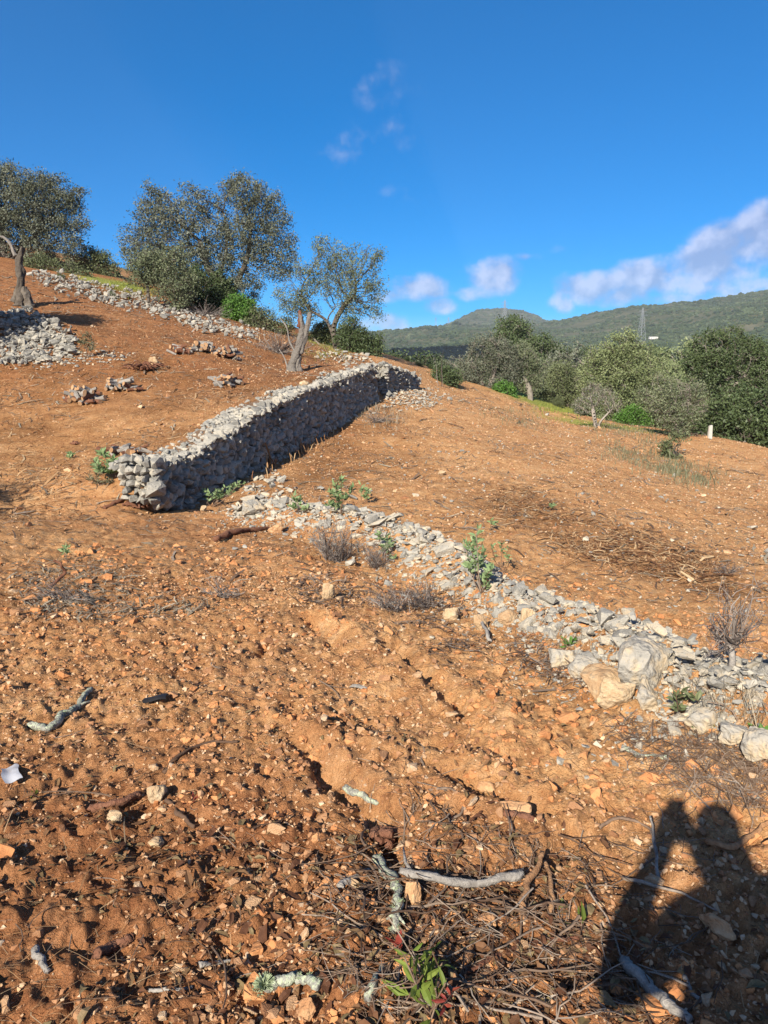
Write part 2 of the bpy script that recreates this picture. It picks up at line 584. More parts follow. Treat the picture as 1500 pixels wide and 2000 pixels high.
material('post_paint', [(0, (.28, .26, .23)), (1, (.48, .46, .42))], 14, nfac=.8, rfac=.1, src='obj', bump=.3)
material('roof_tile', [(0, (.35, .16, .10)), (1, (.5, .26, .17))], .8, nfac=.5, rfac=.1, src='obj', bump=0)
material('white_plastic', [(0, (.30, .305, .33)), (1, (.42, .43, .46))], 8, nfac=.4, rfac=.1, src='obj', bump=.2, rough=.5)
material('black_plastic', [(0, (.012, .011, .010)), (1, (.035, .03, .028))], 8, nfac=.4, rfac=.1, src='obj', bump=.3, rough=.35, spec=.5)
material('cloth', [(0, (.03, .035, .05)), (1, (.06, .065, .08))], 20, nfac=.4, rfac=.1, src='obj', bump=.2)
material('cloud_white', [(0, (.8, .8, .8)), (1, (.8, .8, .8))], .01, nfac=.1, rfac=0, src='obj', bump=0)


def soil_material():
    m = bpy.data.materials.new('soil')
    m.use_nodes = True
    nt = m.node_tree
    N, L = nt.nodes, nt.links
    b = N['Principled BSDF']
    b.inputs['Roughness'].default_value = .95
    b.inputs['Specular IOR Level'].default_value = .1
    g = N.new('ShaderNodeNewGeometry')
    pos = g.outputs['Position']

    def noise(s, d=6, r=.6):
        n = N.new('ShaderNodeTexNoise')
        n.inputs['Scale'].default_value = s
        n.inputs['Detail'].default_value = d
        n.inputs['Roughness'].default_value = r
        L.new(pos, n.inputs['Vector'])
        return n.outputs[0]

    def ramp(fac, cols):
        cr = N.new('ShaderNodeValToRGB')
        el = cr.color_ramp.elements
        while len(el) < len(cols):
            el.new(.5)
        for e, (p, c) in zip(el, cols):
            e.position = p
            e.color = (*c, 1)
        L.new(fac, cr.inputs[0])
        return cr.outputs[0]

    def mix(f, a, c):
        x = N.new('ShaderNodeMix')
        x.data_type = 'RGBA'
        for s, v in ((0, f), (6, a), (7, c)):
            if isinstance(v, tuple):
                x.inputs[s].default_value = (*v, 1)
            elif isinstance(v, float):
                x.inputs[s].default_value = v
            else:
                L.new(v, x.inputs[s])
        return x.outputs[2]

    def math_(op, a, c=None, clamp=False):
        n = N.new('ShaderNodeMath')
        n.operation = op
        n.use_clamp = clamp
        for i, v in enumerate((a, c)):
            if v is None:
                continue
            if isinstance(v, (int, float)):
                n.inputs[i].default_value = v
            else:
                L.new(v, n.inputs[i])
        return n.outputs[0]
    at = N.new('ShaderNodeAttribute')
    at.attribute_name = 'zone'
    sp = N.new('ShaderNodeSeparateColor')
    L.new(at.outputs['Color'], sp.inputs[0])
    straw, humus, grass = sp.outputs[0], sp.outputs[1], sp.outputs[2]
    n1 = noise(1.3, 6, .62)
    n2 = noise(14, 6, .65)
    n3 = noise(70, 4, .65)
    mp = N.new('ShaderNodeMapping')
    mp.inputs['Rotation'].default_value = (0, 0, R(-38))
    mp.inputs['Scale'].default_value = (.35, 3.2, 1)
    L.new(pos, mp.inputs[0])
    ns = N.new('ShaderNodeTexNoise')
    ns.inputs['Scale'].default_value = 1.0
    ns.inputs['Detail'].default_value = 5
    ns.inputs['Roughness'].default_value = .65
    L.new(mp.outputs[0], ns.inputs['Vector'])
    n1 = math_('ADD', math_('MULTIPLY', n1, .35), math_('ADD', math_('MULTIPLY', ns.outputs[0], .35), math_('MULTIPLY', noise(.35, 4, .6), .30)))
    n4 = noise(4.5, 5, .7)
    mixn = math_('ADD', math_('ADD', math_('MULTIPLY', n1, .30), math_('MULTIPLY', n4, .30)), math_('ADD', math_('MULTIPLY', n2, .25), math_('MULTIPLY', n3, .15)))
    soil = ramp(mixn, [(.38, (.235, .10, .042)), (.455, (.385, .193, .081)), (.51, (.475, .262, .116)), (.57, (.54, .33, .166)), (.64, (.61, .415, .236))])
    damp = ramp(mixn, [(.38, (.12, .047, .02)), (.46, (.215, .088, .037)), (.53, (.30, .135, .058)), (.62, (.40, .20, .095))])
    hum = math_('ADD', humus, math_('MULTIPLY', math_('SUBTRACT', noise(2.2, 4), .5), 1.2), True)
    hum = math_('MULTIPLY', hum, math_('GREATER_THAN', humus, .01))
    c = mix(hum, soil, damp)
    strawc = ramp(noise(28, 5, .75), [(.34, (.07, .026, .011)), (.45, (.14, .057, .021)), (.55, (.205, .096, .036)), (.66, (.30, .175, .076))])
    sf = math_('MULTIPLY', straw, ramp_fac := math_('MULTIPLY', math_('SUBTRACT', noise(.9, 7, .7), .30), 2.6, True))
    c = mix(sf, c, strawc)
    gc = ramp(noise(9, 4), [(.35, (.15, .17, .035)), (.6, (.28, .29, .07))])
    c = mix(grass, c, gc)
    # far slope under the scrub
    far = at.outputs['Alpha']
    fc = ramp(noise(.03, 6), [(.35, (.04, .05, .027)), (.6, (.085, .085, .05)), (.75, (.16, .14, .095))])
    c = mix(far, c, fc)
    L.new(c, b.inputs['Base Color'])
    hgt = math_('ADD', math_('MULTIPLY', noise(55, 5, .7), .6), math_('MULTIPLY', noise(190, 4, .7), .4))
    bq = N.new('ShaderNodeBump')
    bq.inputs['Strength'].default_value = .8
    bq.inputs['Distance'].default_value = .07
    L.new(noise(8, 6, .72), bq.inputs['Height'])
    bp = N.new('ShaderNodeBump')
    bp.inputs['Strength'].default_value = .9
    bp.inputs['Distance'].default_value = .016
    L.new(bq.outputs[0], bp.inputs['Normal'])
    L.new(hgt, bp.inputs['Height'])
    L.new(bp.outputs[0], b.inputs['Normal'])
    MATS['soil'] = m


soil_material()

# ------------------------------------------------------------------ terrain
WALL = [P(311, 969, 10.9), P(390, 990, 12.2), P(545, 906, 16.3), P(660, 838, 20.4), P(742, 785, 24.0), P(822, 748, 28.3)]
WH = [0.42, 0.82, 1.30, 1.30, 1.15, 0.30]         # height of the wall face


def seg_dist(x, y, pts):
    """signed distance to polyline (positive on the left), and arclength parameter as float index"""
    best = np.full(np.shape(x), 1e9)
    sd = np.zeros(np.shape(x))
    tt = np.zeros(np.shape(x))
    for i in range(len(pts) - 1):
        ax, ay, bx, by = pts[i][0], pts[i][1], pts[i + 1][0], pts[i + 1][1]
        dx, dy = bx - ax, by - ay
        l2 = dx * dx + dy * dy
        t = np.clip(((x - ax) * dx + (y - ay) * dy) / l2, 0, 1)
        qx, qy = ax + t * dx - x, ay + t * dy - y
        d = np.sqrt(qx * qx + qy * qy)
        s = np.sign(dx * (y - ay) - dy * (x - ax))
        up = d < best
        best = np.where(up, d, best)
        sd = np.where(up, d * s, sd)
        tt = np.where(up, i + t, tt)
    return sd, tt


def wall_step(x, y):
    sd, tt = seg_dist(x, y, WALL)
    H = np.interp(tt, range(6), WH)
    d1 = (WALL[1] - WALL[0]).to_2d().normalized()
    back = (x - WALL[0].x) * 0.1 + (y - WALL[0].y) * 1.0       # how far past the near end of the wall
    endf = sstep(-.9, .9, back)
    d2 = (WALL[5] - WALL[4]).to_2d().normalized()
    fwd = (x - WALL[5].x) * d2.x + (y - WALL[5].y) * d2.y
    endf = endf * (1 - sstep(-3, 1, fwd))
    side = sstep(.15, .75, sd) * np.exp(-np.clip(sd - .5, 0, None) / 4.0)
    return H * side * endf


CTRL = [(-3, -3, .1), (0, -3, .0), (3, -3, -.1), (-3, 1, .05), (0, 1, 0), (2.5, 1, -.08), (-3, 3, 0), (0, 3, -.08), (1.8, 3.3, -.12),
        (0, 5, -.25), (-2.5, 5, -.2), (-1, 8, -.5), (-3, 8, -.42),
        (-25, 0, 3), (-25, -15, 3), (15, 0, -1.8), (15, -15, -1.3), (0, -15, .5), (-30, 20, 4.5), (-35, 45, 10), (22, 16, -2.6), (28, 40, -5.5),
        (-20, 70, 9), (0, 70, -2.5), (12, 60, -4.5), (-45, 70, 14), (40, 15, -6)]
PIXC = [(0, 1000, 10.6), (0, 900, 14.2), (100, 850, 15.6), (0, 790, 17.8), (250, 800, 17.3), (130, 770, 18.4), (300, 720, 21), (0, 715, 20.5),
        (150, 690, 22), (420, 690, 23.2), (420, 745, 20), (60, 600, 27), (200, 640, 25.5), (350, 640, 28), (480, 655, 29), (250, 590, 33),
        (100, 552, 32), (0, 555, 30.5), (60, 500, 47), (160, 525, 45), (250, 560, 38), (430, 605, 37), (572, 730, 25.0), (600, 675, 32),
        (680, 690, 34), (745, 697, 33), (540, 640, 36), (300, 885, 12.6), (450, 802, 16), (600, 738, 21), (700, 708, 25),
        (550, 925, 15.0), (660, 845, 20), (760, 785, 24.2), (850, 765, 29), (900, 770, 32), (1000, 790, 33), (1130, 830, 30), (1300, 900, 23),
        (1380, 852, 29.5), (1500, 882, 28), (1500, 960, 18.5), (1500, 1050, 12), (1500, 1200, 7.3), (1200, 1000, 12.3), (1000, 1000, 12), (1000, 900, 17),
        (800, 950, 14), (800, 850, 19), (1100, 900, 18.5), (900, 820, 22.5), (1200, 850, 26), (1080, 795, 38), (1030, 772, 41), (700, 1040, 10.2), (500, 1005, 11.2),
        (1000, 1130, 8.6), (1250, 1250, 6.1)]


def fit_tps():
    pts = [Vector(c) for c in CTRL] + [P(*c) for c in PIXC]
    A = np.array([p[:] for p in pts])
    zz = A[:, 2] - wall_step(A[:, 0], A[:, 1])
    S = 20.0
    X = A[:, :2] / S
    n = len(X)
    d = np.sqrt(((X[:, None] - X[None]) ** 2).sum(-1)) + 1e-12
    K = d * d * np.log(d) + np.eye(n) * 2e-4
    Q = np.hstack([np.ones((n, 1)), X])
    M = np.zeros((n + 3, n + 3))
    M[:n, :n] = K
    M[:n, n:] = Q
    M[n:, :n] = Q.T
    w = np.linalg.solve(M, np.concatenate([zz, np.zeros(3)]))

    def f(x, y):
        x, y = np.asarray(x, float) / S, np.asarray(y, float) / S
        out = w[n] + w[n + 1] * x + w[n + 2] * y
        for i in range(n):
            d2 = (x - X[i, 0]) ** 2 + (y - X[i, 1]) ** 2 + 1e-12
            out = out + w[i] * .5 * d2 * np.log(d2)
        return out
    return f


TPS = fit_tps()


def far_height(x, y):
    r = np.hypot(x, y)
    az = np.degrees(np.arctan2(x, y))
    e = np.interp(az, [-60, -30, -8, -1, 3.2, 6.2, 8.4, 12.5, 18.5, 27.3, 45, 70], [1.5, 1.6, 2.2, 2.75, 3.55, 4.2, 4.45, 4.1, 4.6, 5.35, 5.6, 4.0])
    zr = np.tan(np.radians(e)) * 1600
    peak = np.exp(-((az - 8.4) / 5.5) ** 2)
    # front slope climbs to 1600 m; around the peak it only climbs part of the way and climbs again to 2400 m
    f = np.interp(r, [0, 60, 160, 280, 450, 700, 940, 1250, 1600, 2000, 2400, 3200, 4500], [0, 0, 0, 0, .02, .16, .33, .66, 1.0, 1.05, .9, .3, .0])
    fp = np.interp(r, [0, 60, 160, 280, 450, 700, 940, 1250, 1600, 2000, 2400, 3200, 4500], [0, 0, 0, 0, .02, .16, .36, .62, .76, .98, 1.52, .5, .0])
    base = np.interp(r, [0, 60, 120, 280, 450, 700, 4500], [-3, -4.5, -9, -19, -17, -8, 0])
    z = base + zr * (f * (1 - peak) + fp * peak)
    amp = np.clip((r - 250) / 900, 0, 1)
    z = z + amp * 22 * fbm(x / 260, y / 260, 4, 5) + amp * 8 * fbm(x / 60, y / 60, 2, 9)
    left = sstep(-6, -16, az) * np.exp(-((r - 60) / 70) ** 2) * 15
    return z + left


def px_poly(pts):
    """photo polyline laid on the smooth ground"""
    out = []
    for px, py in pts:
        a, b, c = ray(px, py)
        t = np.geomspace(.8, 60, 900)
        z = CAMZ + c * t
        h = smooth_h(a * t, b * t)
        k = np.argmax(z < h)
        out.append(Vector((a * t[k], b * t[k], h[k])))
    return out


def smooth_h(x, y):
    r = np.hypot(x, y)
    w = sstep(48, 95, r)
    near = TPS(np.where(r > 110, x * 110 / np.maximum(r, 1), x), np.where(r > 110, y * 110 / np.maximum(r, 1), y)) + wall_step(x, y)
    return near * (1 - w) + far_height(x, y) * w


RIDGE = px_poly([(455, 1010), (530, 1015), (640, 1045), (760, 1085), (860, 1120), (930, 1175), (1040, 1225), (1150, 1275), (1250, 1330), (1350, 1395), (1450, 1430), (1560, 1480), (1700, 1560)])
RIDGE_H = [.12, .25, .35, .38, .40, .34, .28, .32, .33, .32, .34, .30, .2]
RUTS = [(px_poly([(585, 1470), (640, 1520), (700, 1570), (755, 1620), (770, 1680)]), .055, .085),
        (px_poly([(765, 1270), (810, 1315), (850, 1350), (890, 1390), (925, 1430)]), .06, .08),
        (px_poly([(880, 1530), (960, 1570), (1050, 1605)]), .05, .07),
        (px_poly([(600, 1215), (640, 1235), (655, 1260)]), .06, .06),
        (px_poly([(1080, 1690), (1110, 1650)]), .04, .05),
        (px_poly([(520, 1250), (500, 1290)]), .05, .05)]
BANKS = [(px_poly([(560, 1215), (640, 1210), (720, 1260), (800, 1330), (900, 1400), (980, 1470)]), .20, .07),
         (px_poly([(640, 1440), (760, 1480), (900, 1560), (1000, 1610)]), .16, .05),
         (px_poly([(430, 1040), (560, 1100), (700, 1150)]), .30, .06),
         (px_poly([(1050, 1420), (1200, 1460), (1280, 1500)]), .25, .05)]


def micro_h(x, y):
    r = np.hypot(x, y)
    z = np.zeros(np.shape(x))
    near = r < 14
    xs, ys = x[near], y[near]
    zz = np.zeros(xs.shape)
    for pl, w, d in RUTS:
        sd, _ = seg_dist(xs, ys, pl)
        wob = w * (1 + .8 * vnoise(xs * 9, ys * 9, 3))
        zz -= d * np.exp(-(sd / wob) ** 2) * (1 + .8 * vnoise(xs * 14, ys * 14, 8))
        zz += d * .45 * np.exp(-((sd - 2.4 * w) / (1.3 * w)) ** 2)
    for pl, w, d in BANKS:
        sd, _ = seg_dist(xs, ys, pl)
        zz += d * np.exp(-(sd / w) ** 2)
    fade = 1 - sstep(9, 14, r[near])
    z[near] += zz * fade
    sd, tt = seg_dist(x, y, RIDGE)
    H = np.interp(tt, range(len(RIDGE)), RIDGE_H)
    wid = np.where(sd > 0, .30, .42)
    z += H * np.exp(-(sd / wid) ** 2) * (r < 16)
    z += .10 * fbm(x * .35, y * .35, 3, 21) * sstep(2, 8, r) * (1 - sstep(60, 100, r))
    z += .045 * fbm(x * 1.7, y * 1.7, 3, 31) * (1 - sstep(40, 80, r))
    hc = P(55, 672, 23.5)
    z += .55 * np.exp(-((x - hc.x) / 2.0) ** 2 - ((y - hc.y) / 1.3) ** 2)
    f2 = 1 - sstep(12, 30, r)
    b = np.abs(fbm(x * 5, y * 5, 2, 41))
    z += (.040 * b + .028 * fbm(x * 11, y * 11, 2, 51)) * f2
    f3 = 1 - sstep(6, 14, r)
    c1 = np.clip(fbm(x * 24, y * 24, 2, 61) * 2, -.5, 1)
    z += .021 * c1 * f3
    z += .009 * fbm(x * 60, y * 60, 2, 71) * f3
    return z


TH = np.radians(np.concatenate([np.arange(-180, -42, 4.0), np.arange(-42, -34, 1.0), np.arange(-34, 34.001, .17), np.arange(35, 42.1, 1.0), np.arange(46, 180.1, 4.0)]))
RR = [.25, .5, .75, .95]
while RR[-1] < 60:
    RR.append(RR[-1] + max(.010, .0068 * RR[-1]))
while RR[-1] < 5000:
    RR.append(RR[-1] * 1.035)
RR = np.array(RR)
GX = RR[:, None] * np.sin(TH)[None]
GY = RR[:, None] * np.cos(TH)[None]
GZ = smooth_h(GX, GY)
GZ = GZ + micro_h(GX, GY)


def hg(x, y):
    """ground height, bilinear in the built sheet"""
    x, y = np.asarray(x, float), np.asarray(y, float)
    th, r = np.arctan2(x, y), np.clip(np.hypot(x, y), RR[0], RR[-1] * .999)
    j = np.clip(np.searchsorted(TH, th) - 1, 0, len(TH) - 2)
    i = np.clip(np.searchsorted(RR, r) - 1, 0, len(RR) - 2)
    fj = np.clip((th - TH[j]) / (TH[j + 1] - TH[j]), 0, 1)
    fi = (r - RR[i]) / (RR[i + 1] - RR[i])
    return (GZ[i, j] * (1 - fj) + GZ[i, j + 1] * fj) * (1 - fi) + (GZ[i + 1, j] * (1 - fj) + GZ[i + 1, j + 1] * fj) * fi


def G(px, py, dz=0.0, tmax=140):
    """point of the built ground that the photo shows at a pixel"""
    a, b, c = ray(px, py)
    t = np.geomspace(.8, tmax, 2500)
    z = CAMZ + c * t
    h = hg(a * t, b * t)
    k = int(np.argmax(z < h)) if np.any(z < h) else len(t) - 1
    return Vector((a * t[k], b * t[k], h[k] + dz))


def Gmany(px, py, tmax=80, n=420):
    px, py = np.asarray(px, float), np.asarray(py, float)
    a, b, c = ray(px, py)
    t = np.geomspace(.9, tmax, n)
    X, Y = a[:, None] * t, b[:, None] * t
    hit = (CAMZ + c[:, None] * t) < hg(X, Y)
    k = hit.argmax(1)
    ok = hit.any(1)
    i = np.arange(len(px))
    x, y = X[i, k], Y[i, k]
    return np.stack([x, y, hg(x, y)], 1)[ok]


def ground_mesh():
    nr, nt = GX.shape
    V = np.stack([GX, GY, GZ], -1).reshape(-1, 3)
    V = np.concatenate([V, [[0, 0, GZ[0].mean()]]])
    i = np.arange(nr - 1)[:, None]
    j = np.arange(nt - 1)[None]
    a = (i * nt + j)
    quads = np.stack([a, a + nt, a + nt + 1, a + 1], -1).reshape(-1, 4)
    x, y = GX.ravel(), GY.ravel()
    r = np.hypot(x, y)
    straw = sstep(11, 15, y) * sstep(2.2, -1.5, x - (y - 12) * .08) * (1 - .55 * sstep(20, 25, y))
    sdw, _ = seg_dist(x, y, BROWN)
    straw = np.maximum(straw, .9 * np.exp(-(sdw / 1.0) ** 2))
    straw = np.maximum(straw, .14 * sstep(7, 10, y))
    straw = np.maximum(straw, .7 * np.exp(-((x + 3.2) / 1.3) ** 2 - ((y - 6.2) / .9) ** 2))
    humus = .92 * sstep(3.5, 1.9, r + x * .35) + .25 * sstep(5, 3, y) * sstep(.6, -.6, x)
    humus = np.maximum(humus, .95 * sstep(15, 21, y) * sstep(1, -2.5, x) * sstep(60, 45, r))
    humus = np.maximum(humus, (.34 + .5 * fbm(x * .5, y * .5, 3, 91)) * sstep(1.2, -1.2, x + (y - 5) * .12) * sstep(15, 11, y))
    gr = np.zeros(len(x))
    for (c, rx, ry) in GRASS:
        gr = np.maximum(gr, sstep(1.25, .5, np.hypot((x - c.x) / rx, (y - c.y) / ry) + .5 * fbm(x * .8, y * .8, 3, 77)))
    far = sstep(48, 75, r)
    colr = np.stack([np.clip(straw, 0, 1), np.clip(humus, 0, 1), gr, far], -1)
    colr = np.concatenate([colr, [[0, 0, 0, 0]]])
    me = mesh_from('ground', V, quads, MATS['soil'], smooth=True, cols=colr)
    o = obj('ground', me)
    tag(o, 'orange red stony soil of the terraced slope and the hill beyond', kind='structure')


BROWN = [G(940, 955), G(1040, 1000), G(1150, 1060), G(1280, 1110), G(1420, 1150)]
GRASS = [(P(640, 683, 36), 1.6, 2.2), (P(235, 565, 38), 2.2, 3.0), (P(1085, 795, 38), 3.0, 3.6), (P(1000, 772, 41), 2.5, 4.0), (P(1200, 838, 31), 2.4, 2.0)]
ground_mesh()

# ------------------------------------------------------------------ rocks shared by everything
ROCKS = [hull_rock(100 + i, 13 + i % 4, (1, .72 + .25 * ((i * 7) % 5) / 5, .5 + .35 * ((i * 3) % 7) / 7)) for i in range(16)]
PEBS = [hull_rock(300 + i, 10, (1, .8, .6 + .05 * (i % 4))) for i in range(10)]
WROCKS = [hull_rock(700 + i, 15, (1, .9, .78 + .04 * (i % 5))) for i in range(14)]
ROCKME = {}


def rock_mesh(k, matname, lib):
    key = (k, matname)
    if key not in ROCKME:
        v, t = lib[k]
        ROCKME[key] = mesh_from('stone', v, t, MATS[matname])
    return ROCKME[key]


def rot_to_obj(o, M, s):
    m = Matrix([list(M[0]), list(M[1]), list(M[2])])
    o.rotation_euler = m.to_euler()
    o.scale = s


def rubble(parent, pos, rot, scl, m_single, m_loose, keep=300, name='stone', lib=None):
    """stones of a wall or heap: the ones that show largest as parts, the rest joined"""
    pos, scl = np.asarray(pos), np.asarray(scl)
    lib = lib or ROCKS
    n = len(pos)
    base = np.array(parent.location[:])
    show = scl.max(1) / np.linalg.norm(pos - np.array([0, 0, CAMZ]), axis=1)
    order = np.argsort(-show)
    which = rng.integers(0, len(lib), n)
    for i in order[:keep]:
        o = obj(name, rock_mesh(int(which[i]), m_single, lib), parent, Vector(pos[i] - base))
        rot_to_obj(o, rot[i], scl[i])
    rest = order[keep:]
    if len(rest):
        v, t, q = join_inst(lib, pos[rest] - base, rot[rest], scl[rest], which[rest])
        o = obj('stones', mesh_from('stones', v, t, MATS[m_loose], q), parent)
        o['kind'] = 'stuff'


def in_poly(px, py, poly):
    c = np.zeros(len(px), bool)
    j = len(poly) - 1
    for i in range(len(poly)):
        xi, yi = poly[i]
        xj, yj = poly[j]
        c ^= ((yi > py) != (yj > py)) & (px < (xj - xi) * (py - yi) / (yj - yi + 1e-9) + xi)
        j = i
    return c


def scatter_px(poly, n, jit=0.0):
    p = np.array(poly, float)
    out = np.zeros((0, 2))
    while len(out) < n:
        q = rng.uniform(p.min(0), p.max(0), (n * 3, 2))
        out = np.concatenate([out, q[in_poly(q[:, 0], q[:, 1], poly)]])
    out = out[:n] + rng.normal(0, 1, (n, 2)) * np.array([jit, jit * .5])
    return Gmany(out[:, 0], out[:, 1])


# ------------------------------------------------------------------ dry stone walls


def path_eval(pts, vals):
    d = [0]
    for a, b in zip(pts[:-1], pts[1:]):
        d.append(d[-1] + (b - a).to_2d().length)
    d = np.array(d)
    X, Y, Z = (np.array([p[k] for p in pts]) for k in range(3))

    def f(s):
        s = np.clip(s, 0, d[-1])
        i = np.clip(np.searchsorted(d, s, side='right') - 1, 0, len(pts) - 2)
        tx, ty = X[i + 1] - X[i], Y[i + 1] - Y[i]
        l = np.hypot(tx, ty)
        return np.interp(s, d, X), np.interp(s, d, Y), np.interp(s, d, Z), np.interp(s, d, vals), tx / l, ty / l
    return f, d[-1]


def stone_wall(label, pts, hts, thick, near_end, seed):
    r = np.random.default_rng(seed)
    f, L = path_eval(pts, hts)
    par = thing('dry_stone_wall', pts[0], label, 'wall')
    par['kind'] = 'thing'
    pos, rot, scl = [], [], []

    def put(p, ax, up, nrm, w, h, dp):
        # long axis along the wall, thin axis up, jittered
        M = np.stack([ax, nrm, up], 1)
        j = rots(1, .25, r)[0]
        sp = r.uniform(-.7, .7)
        c, s_ = math.cos(sp), math.sin(sp)
        M = M @ np.array([[c, 0, -s_], [0, 1, 0], [s_, 0, c]])
        b = r.uniform(-.25, .25)
        c, s_ = math.cos(b), math.sin(b)
        M = M @ np.array([[1, 0, 0], [0, c, -s_], [0, s_, c]])
        pos.append(p)
        rot.append(M)
        scl.append((w * 1.22, dp, h * 1.38))
    up = np.array([0, 0, 1.0])
    # face
    h0 = -.15
    while h0 < max(hts):
        s = r.uniform(-.1, .1)
        rh = r.uniform(.09, .145)
        while s < L:
            w = float(np.clip(r.lognormal(math.log(.115), .42), .06, .30)) * (1.25 if h0 < .2 else 1)
            x, y, z, H, tx, ty = f(s + w / 2)
            hh = rh * r.uniform(.75, 1.45)
            zz = h0 + r.uniform(-.03, .03)
            if zz < H - .02:
                n = np.array([ty, -tx, 0])
                lean = .10 * zz
                p = np.array([x, y, z + zz + hh / 2]) + n * (-.12 - lean + r.uniform(-.045, .05))
                put(p, np.array([tx, ty, 0]), up, n, w, hh, r.uniform(.22, .36))
            s += w * .92
        h0 += rh * .9
    # top
    s = 0
    while s < L:
        w = r.uniform(.06, .13)
        x, y, z, H, tx, ty = f(s + w / 2)
        n = np.array([ty, -tx, 0])
        a = r.uniform(.0, .12)
        while a < thick:
            w2 = r.uniform(.06, .14)
            top = z + H + r.uniform(-.045, .0) + .03 * math.sin(s * 1.9) + (r.uniform(.02, .07) if r.random() < .06 else 0)
            p = np.array([x, y, top]) - n * (a + w2 / 2 + .02) + np.array([tx, ty, 0]) * r.uniform(-.06, .06)
            put(p, np.array([tx, ty, 0]), up, n, w * r.uniform(.8, 1.2), r.uniform(.05, .09), w2 * 1.3)
            a += w2 * .9
        s += w * .95
    # end that faces the camera
    if near_end:
        x, y, z, H, tx, ty = f(0.0)
        n = np.array([ty, -tx, 0])
        h0 = -.1
        while h0 < H:
            rh = r.uniform(.08, .13)
            a = -.02
            while a < thick * .62:
                w = r.uniform(.08, .17)
                hh = rh * r.uniform(.85, 1.2)
                p = np.array([x, y, z + h0 + hh / 2]) - n * (a + w / 2) + np.array([-tx, -ty, 0]) * (r.uniform(.0, .12) - .15 * h0)
                p[2] += .12 * a
                put(p, -n, up, np.array([-tx, -ty, 0]), w, hh, r.uniform(.22, .32))
                a += w * .92
            h0 += rh * .9
        # large corner stone
        pos.append(np.array([x - .02, y - .12, z + .12]))
        rot.append(rots(1, .2, r)[0])
        scl.append((.32, .28, .30))
    # earth and rubble fill
    V, T = [], []
    k = 40
    rr = random.Random(seed)
    for i in range(k + 1):
        x, y, z, H, tx, ty = f(L * i / k)
        n = Vector((ty, -tx, 0))
        b = Vector((x, y, z))
        o1, o2 = -.20, -(thick - .02) * min(1, .45 + i * .11)
        if i == 0:
            b = b + Vector((tx, ty, 0)) * .22
        for (o_, zz) in ((o1, -.3), (o1 - .1 * H, H - .02 + rr.uniform(-.02, .01)), (o2, H - .005 + rr.uniform(-.015, .015)), (o2, -.3)):
            V.append((b + n * o_ + Vector((0, 0, zz)))[:])
    for i in range(k):
        for q in range(3):
            a, b2 = i * 4 + q, i * 4 + q + 1
            T.append((a, b2, b2 + 4, a + 4))
    T.append((0, 3, 2, 1))
    e = k * 4
    T.append((e, e + 1, e + 2, e + 3))
    V = np.array(V) - np.array(par.location[:])
    obj('rubble_fill', mesh_from('rubble_fill', V, T, MATS['earth_core']), par)
    rubble(par, np.array(pos), np.array(rot), np.array(scl), 'wall_limestone', 'wall_limestone_loose', lib=WROCKS)
    return par


stone_wall('long grey dry stone retaining wall with shaded face running uphill', WALL[:5], WH[:5], .80, True, 5)
stone_wall('short sunlit broken end of stone wall beyond the gap', [P(757, 776, 24.8), P(795, 764, 26.6), WALL[5]], [1.05, .7, .2], .6, True, 9)

# collapsed wall: a ridge of rubble from the corner of the wall to the right edge


def ridge():
    par = thing('collapsed_stone_wall', RIDGE[6], 'low collapsed ridge of pale grey rubble crossing the soil diagonally', 'wall')
    par['kind'] = 'thing'
    n = 7400
    k = rng.random(n) ** .8 * (len(RIDGE) - 2.2)
    i = k.astype(int)
    fr = (k - i)[:, None]
    A = np.array([p[:] for p in RIDGE])
    p = A[i] * (1 - fr) + A[i + 1] * fr
    d = (A[i + 1] - A[i])[:, :2]
    d /= np.linalg.norm(d, axis=1)[:, None]
    off = rng.normal(-.06, .33, n)
    p[:, 0] += -d[:, 1] * off
    p[:, 1] += d[:, 0] * off
    dist = np.hypot(p[:, 0], p[:, 1])
    size = np.clip(rng.lognormal(math.log(.043), .60, n), .016, .20) * np.interp(dist, [3, 5, 9, 12], [.8, 1.0, 1.5, 1.7])
    size = np.where(np.abs(off) > .42, size * .6, size)
    z = hg(p[:, 0], p[:, 1])
    size = np.where(rng.random(n) < .35, size * .45, size)
    scl = np.stack([size, size * rng.uniform(.65, 1, n), size * rng.uniform(.5, .85, n)], 1)
    p[:, 2] = z + size * .08 + np.clip(rng.normal(0, .03, n), -.01, .09) * (np.abs(off) < .3)
    rubble(par, p, rots(n, .7), scl, 'limestone', 'limestone_loose')


ridge()


def heap(label, poly, n, size, lift=.1, m1='limestone', m2='limestone_loose', keep=300, cat='rubble', name='rubble_heap', sp=.45):
    p = scatter_px(poly, n, 9)
    n = len(p)
    c = p.mean(0)
    c[2] = hg(c[0], c[1])
    par = thing(name, Vector(c), label, cat)
    s = np.clip(rng.lognormal(math.log(size), sp, n), size * .4, size * 2.6)
    scl = np.stack([s, s * rng.uniform(.65, 1, n), s * rng.uniform(.5, .9, n)], 1)
    p[:, 2] += s * .05 + rng.random(n) * lift
    rubble(par, p, rots(n, .8), scl, m1, m2, keep)


